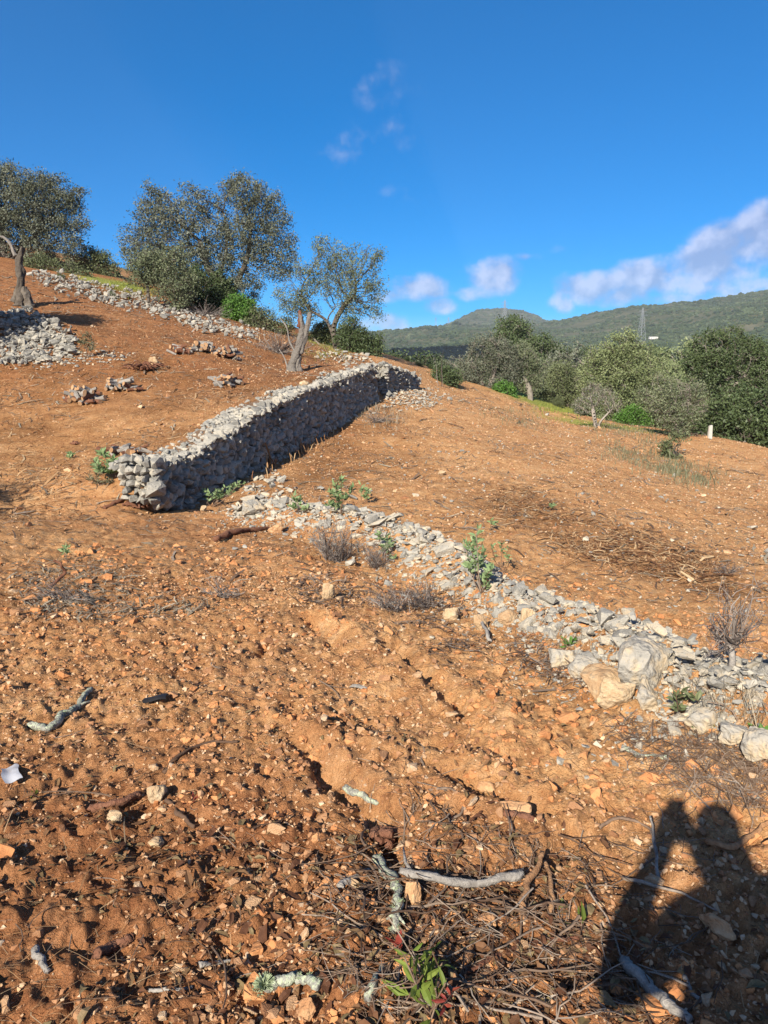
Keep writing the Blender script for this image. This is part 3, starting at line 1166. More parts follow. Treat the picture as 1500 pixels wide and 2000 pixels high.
heap('heap of grey field stones on the slope at the far left', [(0, 612), (55, 610), (110, 638), (140, 668), (150, 695), (95, 712), (0, 716)], 1300, .12, .14, m1='wall_limestone', m2='wall_limestone_loose')
heap('long band of pale rubble below the hilltop trees', [(60, 533), (150, 546), (230, 568), (300, 583), (350, 603), (430, 630), (515, 655), (500, 668), (400, 648), (290, 614), (180, 590), (75, 553)], 1150, .125, .16, m1='wall_limestone', m2='wall_limestone_loose')
heap('thin scatter of light stones trailing from the field stone heap', [(100, 690), (160, 690), (260, 690), (262, 703), (150, 712), (60, 722)], 220, .08, .03, keep=60)
heap('spill of pale broken stones below the far end of the wall', [(748, 772), (790, 756), (840, 765), (870, 778), (840, 798), (790, 798), (755, 793)], 420, .085, .06, keep=120)
heap('pale stones on the bare earth at the top of the wall', [(600, 690), (690, 690), (740, 702), (690, 712), (640, 702)], 120, .12, .04, keep=60)
heap('loose rubble slumped over the near end of the wall', [(245, 912), (300, 905), (312, 955), (270, 952), (248, 938)], 150, .085, .10, keep=80, m1='wall_limestone', m2='wall_limestone_loose')
heap('few pale stones lying beside the near corner of the wall', [(480, 925), (540, 925), (560, 960), (520, 985), (470, 965)], 60, .11, .03, keep=40)

# ------------------------------------------------------------------ trees


def grow(seed, trunks, lobes, n_attr=700, step=.22, infl=2.2, kill=.38, gnarl=.25, droop=0.0, iters=130):
    r = np.random.default_rng(seed)
    att = []
    vol = np.array([a[1] * a[2] * a[3] for a in lobes]) ** .8
    cnt = np.maximum(8, (vol / vol.sum() * n_attr)).astype(int)
    for (c, rx, ry, rz), k in zip(lobes, cnt):
        q = r.normal(size=(k, 3))
        q /= np.linalg.norm(q, axis=1)[:, None]
        q *= (r.random((k, 1)) ** .42)
        att.append(np.array(c) + q * np.array([rx, ry, rz]))
    att = np.concatenate(att)
    nodes, par = [], []
    for tr in trunks:
        path = smooth_path(tr, 6)
        prev = -1
        if nodes and (Vector(nodes[0]) - path[0]).length < .6:
            prev = 0
        for q in path:
            nodes.append(np.array(q[:]))
            par.append(prev)
            prev = len(nodes) - 1
    nd = np.array(nodes)
    near_d = np.full(len(att), 1e9)
    near_i = np.zeros(len(att), int)

    def upd(new, base):
        nonlocal near_d, near_i
        d = np.sqrt(((att[:, None] - new[None]) ** 2).sum(-1))
        k = d.argmin(1)
        dm = d[np.arange(len(att)), k]
        u = dm < near_d
        near_d = np.where(u, dm, near_d)
        near_i = np.where(u, base + k, near_i)
    upd(nd, 0)
    big = infl
    for it in range(iters):
        if len(att) == 0 or len(nodes) > 5000:
            break
        act = near_d < big
        if not act.any():
            big *= 1.4
            if big > 40:
                break
            continue
        idx = near_i[act]
        vec = att[act] - nd[idx]
        vec /= np.linalg.norm(vec, axis=1)[:, None] + 1e-9
        u, inv = np.unique(idx, return_inverse=True)
        sm = np.zeros((len(u), 3))
        np.add.at(sm, inv, vec)
        sm /= np.linalg.norm(sm, axis=1)[:, None] + 1e-9
        sm += r.normal(0, gnarl, sm.shape)
        sm[:, 2] -= droop
        sm /= np.linalg.norm(sm, axis=1)[:, None] + 1e-9
        new = nd[u] + sm * step
        base = len(nd)
        nodes.extend(list(new))
        par.extend(list(u))
        nd = np.concatenate([nd, new])
        upd(new, base)
        keep = near_d > kill
        att, near_d, near_i = att[keep], near_d[keep], near_i[keep]
    return nd, np.array(par)


def tree_meshes(nd, par, base, seed, tip=.0075, expo=2.3, leaf=.11, lw=.48, per=9, spread=.17, trunk_r=None, leafmat='olive_leaf', bark='bark', bare=0.0, droop=.0, twigs=2, gapf=1.15, gapt=-.30):
    r = np.random.default_rng(seed)
    n = len(nd)
    kids = np.zeros(n, int)
    acc = np.zeros(n)
    for i in range(n - 1, -1, -1):
        if acc[i] == 0:
            acc[i] = tip ** expo
        if par[i] >= 0:
            acc[par[i]] += acc[i]
            kids[par[i]] += 1
    rad = acc ** (1 / expo)
    if trunk_r:
        k0 = .06 if rad.max() > .08 else rad.max() * .6
        rad = np.where(rad > k0, k0 + (rad - k0) * max(trunk_r - k0, .005) / max(rad.max() - k0, .005), rad)
    nd0 = nd - np.array(base[:])[None]
    # wood: one short tube for each step
    seg = np.nonzero(par >= 0)[0]
    parts = []
    for sides, sel in ((7, rad[seg] > .05), (4, (rad[seg] <= .05) & (rad[seg] > .018)), (3, rad[seg] <= .018)):
        s = seg[sel]
        if len(s) == 0:
            continue
        a, b = nd0[par[s]], nd0[s]
        d = b - a
        ln = np.linalg.norm(d, axis=1)[:, None] + 1e-9
        d = d / ln
        a = a - d * (rad[s][:, None] * .3)
        b = b + d * (rad[s][:, None] * .3)
        ref = np.where(np.abs(d[:, 2:3]) > .9, np.array([[1., 0, 0]]), np.array([[0, 0, 1.]]))
        e1 = np.cross(d, ref)
        e1 /= np.linalg.norm(e1, axis=1)[:, None]
        e2 = np.cross(d, e1)
        ra = np.minimum(rad[par[s]], rad[s] * 1.5)[:, None, None]
        rb = rad[s][:, None, None]
        t = np.arange(sides) * 2 * math.pi / sides
        cs, sn = np.cos(t)[None, :, None], np.sin(t)[None, :, None]
        ring = e1[:, None] * cs + e2[:, None] * sn
        V = np.concatenate([a[:, None] + ring * ra, b[:, None] + ring * rb], 1).reshape(-1, 3)
        k = np.arange(sides)
        k2 = (k + 1) % sides
        q = np.stack([k, k2, k2 + sides, k + sides], -1)
        F = np.concatenate([q[:, [0, 1, 2]], q[:, [0, 2, 3]]])
        T = (F[None] + (np.arange(len(s)) * 2 * sides)[:, None, None]).reshape(-1, 3)
        parts.append((V, T))
    # leafy nodes
    tips = np.nonzero((rad < tip * 2.4) & (par >= 0))[0]
    tips = tips[r.random(len(tips)) >= bare]
    gap = np.array([mnoise.noise(Vector(nd0[i] * gapf + seed)) for i in tips]) if len(tips) else np.zeros(0)
    tips = tips[gap > gapt]
    # side twigs
    if twigs and len(tips):
        tt = np.repeat(np.nonzero((rad < tip * 3) & (par >= 0))[0], twigs)
        a = nd0[tt]
        d = r.normal(size=(len(tt), 3))
        d[:, 2] -= droop
        d /= np.linalg.norm(d, axis=1)[:, None]
        b = a + d * r.uniform(.12, .40, (len(tt), 1)) * (spread / .17)
        e = np.cross(d, r.normal(size=d.shape))
        e /= np.linalg.norm(e, axis=1)[:, None] + 1e-9
        w = tip * .55
        V = np.stack([a - e * w, a + e * w, b], 1).reshape(-1, 3)
        T = np.arange(len(tt) * 3).reshape(-1, 3)
        parts.append((V, T))
    wood = merge(parts)
    m = len(tips) * per
    ti = np.repeat(tips, per)
    off = r.normal(0, spread, (m, 3))
    off[:, 2] -= droop * np.abs(r.normal(0, spread, m))
    c = nd0[ti] + off
    d = r.normal(size=(m, 3))
    d[:, 2] += .15 - droop
    d /= np.linalg.norm(d, axis=1)[:, None]
    e = np.cross(d, r.normal(size=(m, 3)))
    e /= np.linalg.norm(e, axis=1)[:, None] + 1e-9
    L_ = (leaf * r.uniform(.6, 1.3, m))[:, None]
    W_ = L_ * lw
    V = np.stack([c - d * L_ * .5, c + e * W_ * .5, c + d * L_ * .5, c - e * W_ * .5], 1).reshape(-1, 3)
    Q = np.arange(m * 4).reshape(-1, 4)
    # neighbouring leaves share some of their tint
    rn = np.clip(.5 * np.repeat(r.random(len(tips)), per) + .5 * r.random(m), 0, 1)
    wm = mesh_from('trunk', wood[0], wood[1], MATS[bark], smooth=True)
    cm = mesh_from('crown', V, Q, MATS[leafmat], np.repeat(rn, 4))
    return wm, cm


TREES = {}


def lob(px, py, r, D, dy=0.0, sx=1.0, sz=1.0, depth=None):
    k = D / FPX
    c = P(px, py, D + dy)
    return (c[:], r * k * sx, (depth if depth else r * k * .9), r * k * sz)


def tree(name, label, cat, base, D, trunks, lobes, seed, group=None, key=None, **kw):
    """base: photo pixel of the foot; trunks and lobes in photo pixels at distance D"""
    b = P(base[0], base[1], D)
    zg = float(hg(b.x, b.y))
    shift = Vector((0, 0, 0))
    b0 = Vector((b.x, b.y, zg - .12))
    trs = []
    for tr in trunks:
        trs.append([b0 + Vector((tr[0][0] - base[0], 0, 0)) * D / FPX] + [P(q[0], q[1], D + (q[2] if len(q) > 2 else 0)) for q in tr[1:]])
    gk = {k: kw.pop(k) for k in ('n_attr', 'step', 'infl', 'kill', 'gnarl', 'iters') if k in kw}
    gk['n_attr'] = int(gk.get('n_attr', 700) * 2.3)
    gk['kill'] = gk.get('kill', .3) * .68
    gk['step'] = gk.get('step', .2) * .8
    kw['per'] = int(kw.get('per', 9) * 2.7)
    kw['leaf'] = kw.get('leaf', .11) * .86
    kw['bare'] = kw.get('bare', 0) + .26
    kw['spread'] = kw.get('spread', .17) * .8
    gk['droop'] = kw.get('droop', 0) * .3
    nd, par = grow(seed, trs, [lob(l[0], l[1], l[2], D, *l[3:]) for l in lobes], **gk)
    wm, cm = tree_meshes(nd, par, b0, seed + 1, **kw)
    t = thing(name, b0, label, cat, group)
    obj('trunk', wm, t)
    obj('crown', cm, t)
    if key:
        TREES[key] = t
    return t


def copy_tree(src, loc, s, rz, label, group=None):
    c = src.copy()
    COL.objects.link(c)
    c.location = loc
    c.scale = (s, s, s)
    c.rotation_euler = (0, 0, rz)
    c['label'] = label
    if group:
        c['group'] = group
    elif 'group' in c:
        del c['group']
    for ch in list(src.children):
        k = ch.copy()
        COL.objects.link(k)
        k.parent = c
    return c


# hilltop trees on the left
tree('olive_tree', 'large spreading grey-green tree with two leaning trunks on the hilltop', 'tree', (440, 608), 37,
     [[(446, 606), (432, 560), (405, 520), (390, 470)], [(446, 606), (462, 555), (484, 500), (490, 440)], [(440, 606), (425, 560), (440, 500), (445, 440)]],
     [(335, 440, 60), (300, 400, 42), (275, 480, 45), (390, 420, 50), (375, 385, 30), (480, 395, 55), (455, 370, 32), (525, 400, 35), (535, 450, 45), (480, 470, 55), (420, 490, 60),
      (350, 510, 60), (540, 510, 42), (560, 470, 24), (300, 510, 40), (470, 540, 50)],
     11, n_attr=1700, step=.19, kill=.28, infl=1.6, leafmat='grey_olive_leaf', bark='bark', trunk_r=.30, leaf=.12, per=13, spread=.17, droop=.35, bare=.12)
tree('olive_tree', 'airy pale olive tree with curved trunk at the edge of the hilltop', 'tree', (655, 692), 34,
     [[(657, 692), (650, 660), (640, 625), (655, 600)], [(657, 692), (652, 640), (670, 600), (690, 580)], [(657, 692), (640, 630), (605, 605), (590, 580)]],
     [(690, 520, 42), (730, 500, 26), (640, 495, 30), (625, 480, 20), (655, 545, 50), (700, 560, 45), (735, 560, 24), (600, 540, 38), (575, 580, 42), (600, 590, 35), (730, 600, 26), (690, 600, 35)],
     12, n_attr=950, step=.17, kill=.27, infl=1.4, leafmat='olive_leaf', bark='bark', trunk_r=.17, leaf=.10, per=9, spread=.15, droop=.25, bare=.08, key='olive_airy')
tree('olive_tree', 'dark grey tree filling the upper left edge of the picture', 'tree', (15, 520), 42,
     [[(10, 520), (30, 490), (70, 460), (90, 430)], [(10, 520), (5, 470), (0, 420)], [(14, 520), (60, 490), (120, 470)]],
     [(60, 390, 60), (20, 360, 45), (-30, 380, 60), (110, 385, 42), (140, 400, 26), (120, 440, 40), (80, 440, 50), (20, 440, 60), (130, 475, 32), (70, 490, 40), (-60, 440, 60), (150, 440, 26), (155, 465, 22), (150, 375, 20)],
     13, n_attr=1500, step=.20, kill=.30, infl=1.7, leafmat='grey_olive_leaf', bark='bark', trunk_r=.3, leaf=.13, per=15, spread=.18, droop=.3)
tree('young_olive_tree', 'small round olive on a thin stem above the rubble band', 'tree', (290, 578), 33,
     [[(290, 578), (288, 555), (285, 540)]], [(285, 515, 34), (270, 535, 28), (305, 530, 28)], 14, n_attr=260, step=.13, kill=.22, infl=1.2, leafmat='olive_leaf', trunk_r=.07, leaf=.11, per=10, spread=.14)
tree('pine_sapling', 'dense green sapling beside the two leaning trunks', 'tree', (341, 592), 33,
     [[(341, 592), (341, 560), (340, 520)]], [(340, 500, 28), (335, 535, 40), (350, 560, 40), (320, 560, 28)], 15, n_attr=420, step=.13, kill=.20, infl=1.2, leafmat='olive_leaf', trunk_r=.06, leaf=.10, per=10, spread=.14, bare=.1)
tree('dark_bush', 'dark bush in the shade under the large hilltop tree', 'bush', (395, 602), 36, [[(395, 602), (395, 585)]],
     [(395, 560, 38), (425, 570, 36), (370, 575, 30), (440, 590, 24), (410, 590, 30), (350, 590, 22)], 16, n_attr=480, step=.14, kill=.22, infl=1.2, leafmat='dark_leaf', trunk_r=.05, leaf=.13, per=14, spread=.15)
tree('green_bush', 'bright green shrub at the foot of the large hilltop tree', 'bush', (465, 625), 34.5, [[(465, 625), (465, 612)]],
     [(462, 603, 26), (482, 610, 22), (450, 612, 16)], 17, n_attr=240, step=.11, kill=.17, infl=1, leafmat='fresh_leaf', trunk_r=.04, leaf=.13, per=14, spread=.12)
tree('scrub_bush', 'olive coloured scrub between the hilltop shrub and the dead trunk', 'bush', (505, 640), 34, [[(505, 642), (505, 630)]],
     [(505, 620, 22), (525, 625, 20), (490, 630, 16), (545, 640, 18), (560, 632, 16)], 18, n_attr=240, step=.12, kill=.18, infl=1.2, leafmat='bush_leaf', trunk_r=.04, leaf=.10, per=10, spread=.13)
tree('dark_bush', 'dark evergreen shrub leaning on the airy olive trunk', 'bush', (690, 692), 33.5, [[(690, 692), (688, 675)]],
     [(690, 655, 34), (705, 680, 30), (670, 675, 24), (728, 685, 20), (735, 665, 14)], 19, n_attr=380, step=.13, kill=.2, infl=1.2, leafmat='dark_leaf', trunk_r=.06, leaf=.12, per=14, spread=.14, key='dark_bush')
tree('green_bush', 'pale green bush left of the airy olive trunk', 'bush', (632, 678), 35.5, [[(632, 680), (632, 665)]],
     [(632, 650, 22), (618, 660, 16)], 20, n_attr=160, step=.12, kill=.18, infl=1.2, leafmat='bush_leaf', trunk_r=.04, leaf=.11, per=12, spread=.13)
tree('scrub_bush', 'rounded grey green bush on the left skyline', 'bush', (185, 545), 43, [[(185, 548), (185, 530)]],
     [(180, 512, 32), (205, 525, 26), (155, 530, 24), (215, 540, 18)], 21, n_attr=300, step=.15, kill=.24, infl=1.4, leafmat='bush_leaf', trunk_r=.05, leaf=.13, per=12, spread=.16, key='bush')
tree('scrub_bush', 'low green bushes above the rubble band at left', 'bush', (140, 545), 38, [[(140, 545), (140, 535)]],
     [(135, 528, 20), (160, 540, 18), (105, 525, 16), (80, 515, 18), (60, 520, 18)], 22, n_attr=280, step=.14, kill=.22, infl=1.4, leafmat='bush_leaf', trunk_r=.04, leaf=.11, per=11, spread=.15)

# trees at the far edge of the field on the right
tree('olive_tree', 'broad grey olive tree with several stems past the crest of the field', 'tree', (948, 786), 38,
     [[(948, 786), (944, 755), (930, 720)], [(950, 786), (962, 740), (975, 700)]],
     [(955, 690, 45), (930, 720, 42), (985, 715, 40), (910, 735, 26), (960, 740, 36), (990, 690, 26)], 31, n_attr=700, step=.17, kill=.27, infl=1.5, leafmat='grey_olive_leaf', bark='pale_bark', trunk_r=.13, leaf=.11, per=10, spread=.16, key='olive_grey')
tree('olive_tree', 'small olive with a pale leaning trunk beside the green grass patch', 'tree', (1036, 792), 38.5,
     [[(1036, 792), (1034, 760), (1022, 735)]],
     [(1020, 705, 34), (1045, 725, 26), (1005, 730, 22), (1050, 745, 18)], 32, n_attr=420, step=.15, kill=.24, infl=1.3, leafmat='olive_leaf', bark='pale_bark', trunk_r=.15, leaf=.11, per=9, spread=.15, key='olive_small')
tree('green_bush', 'bright green shrub at the foot of the broad grey olive', 'bush', (985, 782), 37, [[(985, 784), (985, 772)]],
     [(982, 764, 20), (995, 770, 14)], 33, n_attr=160, step=.11, kill=.17, infl=1, leafmat='fresh_leaf', trunk_r=.04, leaf=.12, per=13, spread=.12, key='bush_green')
tree('olive_tree', 'tall bushy yellow-green olive at the middle of the tree line', 'tree', (1213, 826), 35,
     [[(1213, 826), (1200, 790), (1170, 745)], [(1213, 826), (1215, 770), (1215, 710)], [(1213, 826), (1235, 780), (1265, 745)]],
     [(1215, 690, 46), (1180, 710, 42), (1245, 700, 36), (1160, 745, 40), (1270, 740, 40), (1215, 740, 55), (1185, 785, 42), (1245, 790, 42), (1150, 780, 22), (1225, 665, 18)],
     34, n_attr=1200, step=.16, kill=.25, infl=1.4, leafmat='bright_olive_leaf', bark='pale_bark', trunk_r=.15, leaf=.12, per=11, spread=.15, key='olive_bright')
tree('dark_bush', 'dark shrub in the shade below the tall yellow-green olive', 'bush', (1235, 835), 34, [[(1235, 836), (1235, 822)]],
     [(1235, 815, 22), (1255, 820, 16), (1212, 822, 14)], 35, n_attr=220, step=.12, kill=.18, infl=1, leafmat='fresh_leaf', trunk_r=.04, leaf=.12, per=13, spread=.13)
tree('olive_tree', 'thin twiggy grey olive standing in front of the tree line', 'tree', (1170, 852), 29,
     [[(1170, 852), (1163, 828), (1158, 800)], [(1170, 852), (1172, 825), (1195, 800)]],
     [(1158, 770, 26), (1135, 790, 20), (1180, 775, 22), (1200, 790, 18)], 36, n_attr=330, step=.13, kill=.2, infl=1.2, leafmat='grey_olive_leaf', bark='pale_bark', trunk_r=.12, leaf=.09, per=4, spread=.15, bare=.3, twigs=4)
tree('olive_tree', 'low wide olive with feathery branches in front of the dark carob', 'tree', (1325, 862), 28.5,
     [[(1325, 862), (1322, 835), (1300, 800)], [(1325, 862), (1330, 825), (1345, 790)]],
     [(1320, 770, 36), (1290, 790, 30), (1350, 775, 34), (1265, 775, 22), (1320, 810, 40), (1370, 800, 18), (1285, 745, 18)], 37, n_attr=720, step=.13, kill=.2, infl=1.2, leafmat='olive_leaf', bark='pale_bark', trunk_r=.10, leaf=.10, per=8, spread=.14, twigs=3)
tree('carob_tree', 'big dark green carob with pale trunk at the right edge', 'tree', (1412, 846), 35,
     [[(1412, 846), (1414, 800), (1408, 760), (1400, 730)], [(1412, 846), (1420, 780), (1450, 740)]],
     [(1385, 695, 48), (1420, 680, 42), (1450, 700, 45), (1490, 720, 50), (1360, 720, 32), (1400, 735, 45), (1440, 750, 42), (1480, 770, 42), (1530, 740, 50), (1460, 680, 28)],
     38, n_attr=1300, step=.16, kill=.25, infl=1.4, leafmat='dark_leaf', bark='pale_bark', trunk_r=.20, leaf=.13, per=13, spread=.15, key='carob')
tree('dark_bush', 'dark tangled thicket below the big carob at the right edge', 'bush', (1465, 862), 33, [[(1465, 862), (1465, 840)]],
     [(1470, 815, 36), (1500, 825, 40), (1440, 840, 24), (1490, 850, 28), (1540, 830, 40)], 39, n_attr=600, step=.14, kill=.2, infl=1.2, leafmat='dark_leaf', bark='pale_bark', trunk_r=.06, leaf=.12, per=11, spread=.14)
tree('scrub_bush', 'dense bush filling the gap left of the tall yellow-green olive', 'bush', (1110, 800), 42, [[(1110, 802), (1110, 780)]],
     [(1110, 755, 36), (1085, 765, 32), (1135, 760, 32), (1100, 730, 26), (1060, 755, 22)], 40, n_attr=500, step=.16, kill=.25, infl=1.4, leafmat='bush_leaf', trunk_r=.06, leaf=.12, per=11, spread=.16, key='bush_wide')
tree('dark_bush', 'dark evergreen shrub at the end of the broken wall', 'bush', (868, 760), 33, [[(868, 762), (868, 745)]],
     [(868, 735, 24), (885, 740, 18), (855, 745, 16)], 41, n_attr=260, step=.12, kill=.19, infl=1.2, leafmat='dark_leaf', trunk_r=.04, leaf=.12, per=12, spread=.13)

# further trees behind, copies of the ones above
rt = random.Random(4)
BACK = [  # px of foot, py of crown top, D, source, label
    (1000, 632, 62, 'carob', 'dark round oak rising highest behind the broad grey olive'),
    (1060, 664, 58, 'carob', 'dark oak behind the small pale-trunked olive'),
    (1140, 690, 60, 'carob', 'dark oak showing left of the tall yellow-green olive'),
    (1300, 715, 50, 'olive_bright', 'pale olive between the tall yellow-green olive and the carob'),
    (1120, 690, 52, 'olive_grey', 'grey olive behind the dense gap bush'),
    (1075, 715, 50, 'bush_wide', 'wide bush behind the small pale-trunked olive'),
    (880, 706, 55, 'olive_grey', 'grey olive behind the end of the broken wall'),
    (830, 703, 58, 'dark_bush', 'dark evergreen behind the broken wall'),
    (780, 701, 60, 'dark_bush', 'dark evergreen right of the airy hilltop olive'),
    (800, 708, 46, 'bush', 'grey bush peeping over the broken wall'),
    (905, 708, 48, 'olive_small', 'small olive left of the broad grey olive'),
    (795, 706, 42, 'dark_bush', 'dark evergreen right behind the broken wall end'),
    (842, 712, 40, 'dark_bush', 'dark evergreen between broken wall and dead stalk'),
    (818, 716, 39, 'bush', 'grey green bush against the broken wall'),
    (1440, 765, 32, 'dark_bush', 'dark evergreen low under the carob crown'),
    (1395, 790, 33, 'dark_bush', 'dark evergreen left of the carob trunk'),
    (1500, 775, 31, 'dark_bush', 'dark evergreen at the right picture edge'),
    (1355, 770, 35, 'bush_wide', 'wide bush between the low olive and the carob'),
    (1270, 785, 36, 'bush', 'grey bush right of the tall olive stems'),
    (1140, 775, 38, 'bush', 'grey bush left of the tall olive stems'),
    (1090, 770, 39, 'bush_wide', 'wide bush right of the small pale-trunked olive'),
    (1005, 755, 42, 'bush', 'grey bush between the broad grey olive and the small one'),
    (925, 745, 40, 'dark_bush', 'dark evergreen at the left foot of the broad grey olive'),
    (895, 735, 37, 'bush', 'grey bush right of the dead stalk'),
    (30, 478, 44, 'dark_bush', 'dark evergreen beneath the tree at the upper left edge'),
    (95, 492, 44, 'dark_bush', 'dark evergreen between upper left tree and skyline bush'),
    (135, 505, 45, 'bush', 'grey bush left of the rounded skyline bush'),
    (-20, 470, 42, 'dark_bush', 'dark evergreen cut by the upper left edge'),
    (230, 545, 46, 'dark_bush', 'dark evergreen low on the skyline left of the large tree'),
    (120, 560, 34, 'bush', 'low grey bush on the rubble band at left'),
    (215, 585, 33, 'bush', 'low bush in the middle of the rubble band'),
    (420, 612, 35, 'bush', 'low bush at the right end of the rubble band'),
    (760, 697, 75, 'carob', 'far dark tree just right of the hilltop shrub'),
    (850, 702, 80, 'carob', 'far dark tree over the broken wall'),
    (925, 703, 85, 'carob', 'far dark tree left of the broad grey olive crown'),
    (1260, 690, 64, 'carob', 'dark tree behind the right side of the tall olive'),
    (1340, 690, 60, 'olive_bright', 'light olive just left of the carob crown'),
    (1490, 690, 55, 'carob', 'grey tree behind the top right of the carob'),
    (1180, 735, 46, 'bush_wide', 'bush behind the stems of the tall olive'),
    (1290, 770, 42, 'bush_wide', 'bush behind the low wide olive'),
    (1380, 770, 44, 'bush_wide', 'bush behind the carob trunk'),
]
SRC_H = {}
for k, t in TREES.items():
    cr = [c for c in t.children if c.name.startswith('crown')][0]
    co = np.empty(len(cr.data.vertices) * 3, np.float32)
    cr.data.vertices.foreach_get('co', co)
    SRC_H[k] = float(np.percentile(co.reshape(-1, 3)[:, 2], 98))
for (px, top, D, key, lab) in BACK:
    q = P(px, top, D)
    z = float(hg(q.x, q.y))
    s = max(.22, (q.z - z) / SRC_H[key])
    copy_tree(TREES[key], Vector((q.x, q.y, z - .1)), s, rt.uniform(0, 6.28), lab)
VALLEY = []


def hollow_place(px, D):
    a = ['behind the airy hilltop olive', 'over the long stone wall', 'over the broken wall end', 'left of the broad grey olive', 'below the summit pylon', 'above the small pale-trunked olive',
         'above the dense gap bush', 'left of the tall olive', 'below the tall pylon', 'below the white farmhouse', 'left of the carob crown', 'behind the carob', 'at the right picture edge']
    k = int(min(12, max(0, (px - 700) // 65)))
    return a[k] + (', nearer row' if D < 130 else ', middle row' if D < 190 else ', farthest row')


for i in range(70):
    D = rt.uniform(75, 260)
    px = rt.uniform(690, 1560)
    q = P(px, 700, D)
    z = float(hg(q.x, q.y))
    key = rt.choice(['carob', 'carob', 'carob', 'olive_grey', 'bush_wide', 'dark_bush'])
    s = rt.uniform(3.2, 5.5) / SRC_H[key]
    VALLEY.append(copy_tree(TREES[key], Vector((q.x, q.y, z - .2)), s, rt.uniform(0, 6.28),
                            'distant round tree in the hollow ' + hollow_place(px, D), 'distant trees in the hollow'))

# ------------------------------------------------------------------ scrub on the far hill


def hill_scrub():
    n = 80000
    az = rng.uniform(math.radians(-14), math.radians(36), n)
    r = np.sqrt(rng.uniform(230 ** 2, 2000 ** 2, n))
    near = rng.random(n) < .45
    r = np.where(near, rng.uniform(230, 1100, n), r)
    az2 = rng.uniform(math.radians(-4), math.radians(18), 9000)
    r2 = rng.uniform(1900, 2500, 9000)
    az, r = np.concatenate([az, az2]), np.concatenate([r, r2])
    x, y = r * np.sin(az), r * np.cos(az)
    keep = fbm(x / 45, y / 45, 3, 88) > -.33
    x, y, r = x[keep], y[keep], r[keep]
    v = np.stack([x, y, hg(x, y)], 1)
    me = bpy.data.meshes.new('hill_scrub')
    me.vertices.add(len(v))
    me.vertices.foreach_set('co', v.astype(np.float32).ravel())
    a = me.attributes.new('size', 'FLOAT', 'POINT')
    a.data.foreach_set('value', (rng.lognormal(math.log(1.5), .42, len(v)) * np.interp(r, [200, 900, 2400], [.9, 1.05, 1.35])).astype(np.float32))
    o = obj('scrub', me)
    tag(o, 'grey green scrub covering the far hillside', kind='stuff')
    ng = bpy.data.node_groups.new('scrub', 'GeometryNodeTree')
    ng.interface.new_socket('Geometry', in_out='INPUT', socket_type='NodeSocketGeometry')
    ng.interface.new_socket('Geometry', in_out='OUTPUT', socket_type='NodeSocketGeometry')
    N, L = ng.nodes, ng.links
    gi, go = N.new('NodeGroupInput'), N.new('NodeGroupOutput')
    join = N.new('GeometryNodeJoinGeometry')
    for k in range(4):
        ico = N.new('GeometryNodeMeshIcoSphere')
        ico.inputs['Radius'].default_value = 1
        ico.inputs['Subdivisions'].default_value = 3
        nz = N.new('ShaderNodeTexNoise')
        nz.inputs['Scale'].default_value = 2.1
        nz.inputs['Detail'].default_value = 4
        ps = N.new('GeometryNodeInputPosition')
        ad = N.new('ShaderNodeVectorMath')
        ad.operation = 'ADD'
        ad.inputs[1].default_value = (k * 13.7, k * 3.1, 0)
        L.new(ps.outputs[0], ad.inputs[0])
        L.new(ad.outputs[0], nz.inputs['Vector'])
        mr = N.new('ShaderNodeMapRange')
        mr.inputs[1].default_value = .3
        mr.inputs[2].default_value = .7
        mr.inputs[3].default_value = .35
        mr.inputs[4].default_value = 1.45
        L.new(nz.outputs[0], mr.inputs[0])
        sc_ = N.new('ShaderNodeVectorMath')
        sc_.operation = 'SCALE'
        L.new(ps.outputs[0], sc_.inputs[0])
        L.new(mr.outputs[0], sc_.inputs['Scale'])
        mul = N.new('ShaderNodeVectorMath')
        mul.operation = 'MULTIPLY'
        mul.inputs[1].default_value = (1.1, 1.1, .85)
        L.new(sc_.outputs[0], mul.inputs[0])
        sp = N.new('GeometryNodeSetPosition')
        L.new(ico.outputs['Mesh'], sp.inputs['Geometry'])
        L.new(mul.outputs[0], sp.inputs['Position'])
        sm = N.new('GeometryNodeSetMaterial')
        sm.inputs['Material'].default_value = MATS['hill_scrub']
        L.new(sp.outputs[0], sm.inputs['Geometry'])
        g2i = N.new('GeometryNodeGeometryToInstance')
        L.new(sm.outputs[0], g2i.inputs[0])
        L.new(g2i.outputs[0], join.inputs[0])
    iop = N.new('GeometryNodeInstanceOnPoints')
    iop.inputs['Pick Instance'].default_value = True
    L.new(gi.outputs[0], iop.inputs['Points'])
    L.new(join.outputs[0], iop.inputs['Instance'])
    rv = N.new('FunctionNodeRandomValue')
    rv.data_type = 'FLOAT_VECTOR'
    rv.inputs['Min'].default_value = (0, 0, 0)
    rv.inputs['Max'].default_value = (.3, .3, 6.28)
    L.new(rv.outputs[0], iop.inputs['Rotation'])
    at = N.new('GeometryNodeInputNamedAttribute')
    at.data_type = 'FLOAT'
    at.inputs['Name'].default_value = 'size'
    L.new(at.outputs[0], iop.inputs['Scale'])
    L.new(iop.outputs[0], go.inputs[0])
    md = o.modifiers.new('scatter', 'NODES')
    md.node_group = ng


hill_scrub()

# ------------------------------------------------------------------ pylons and farmhouse on the hill


def bar(a, b, w):
    return tube([a, b], [w, w], 4)


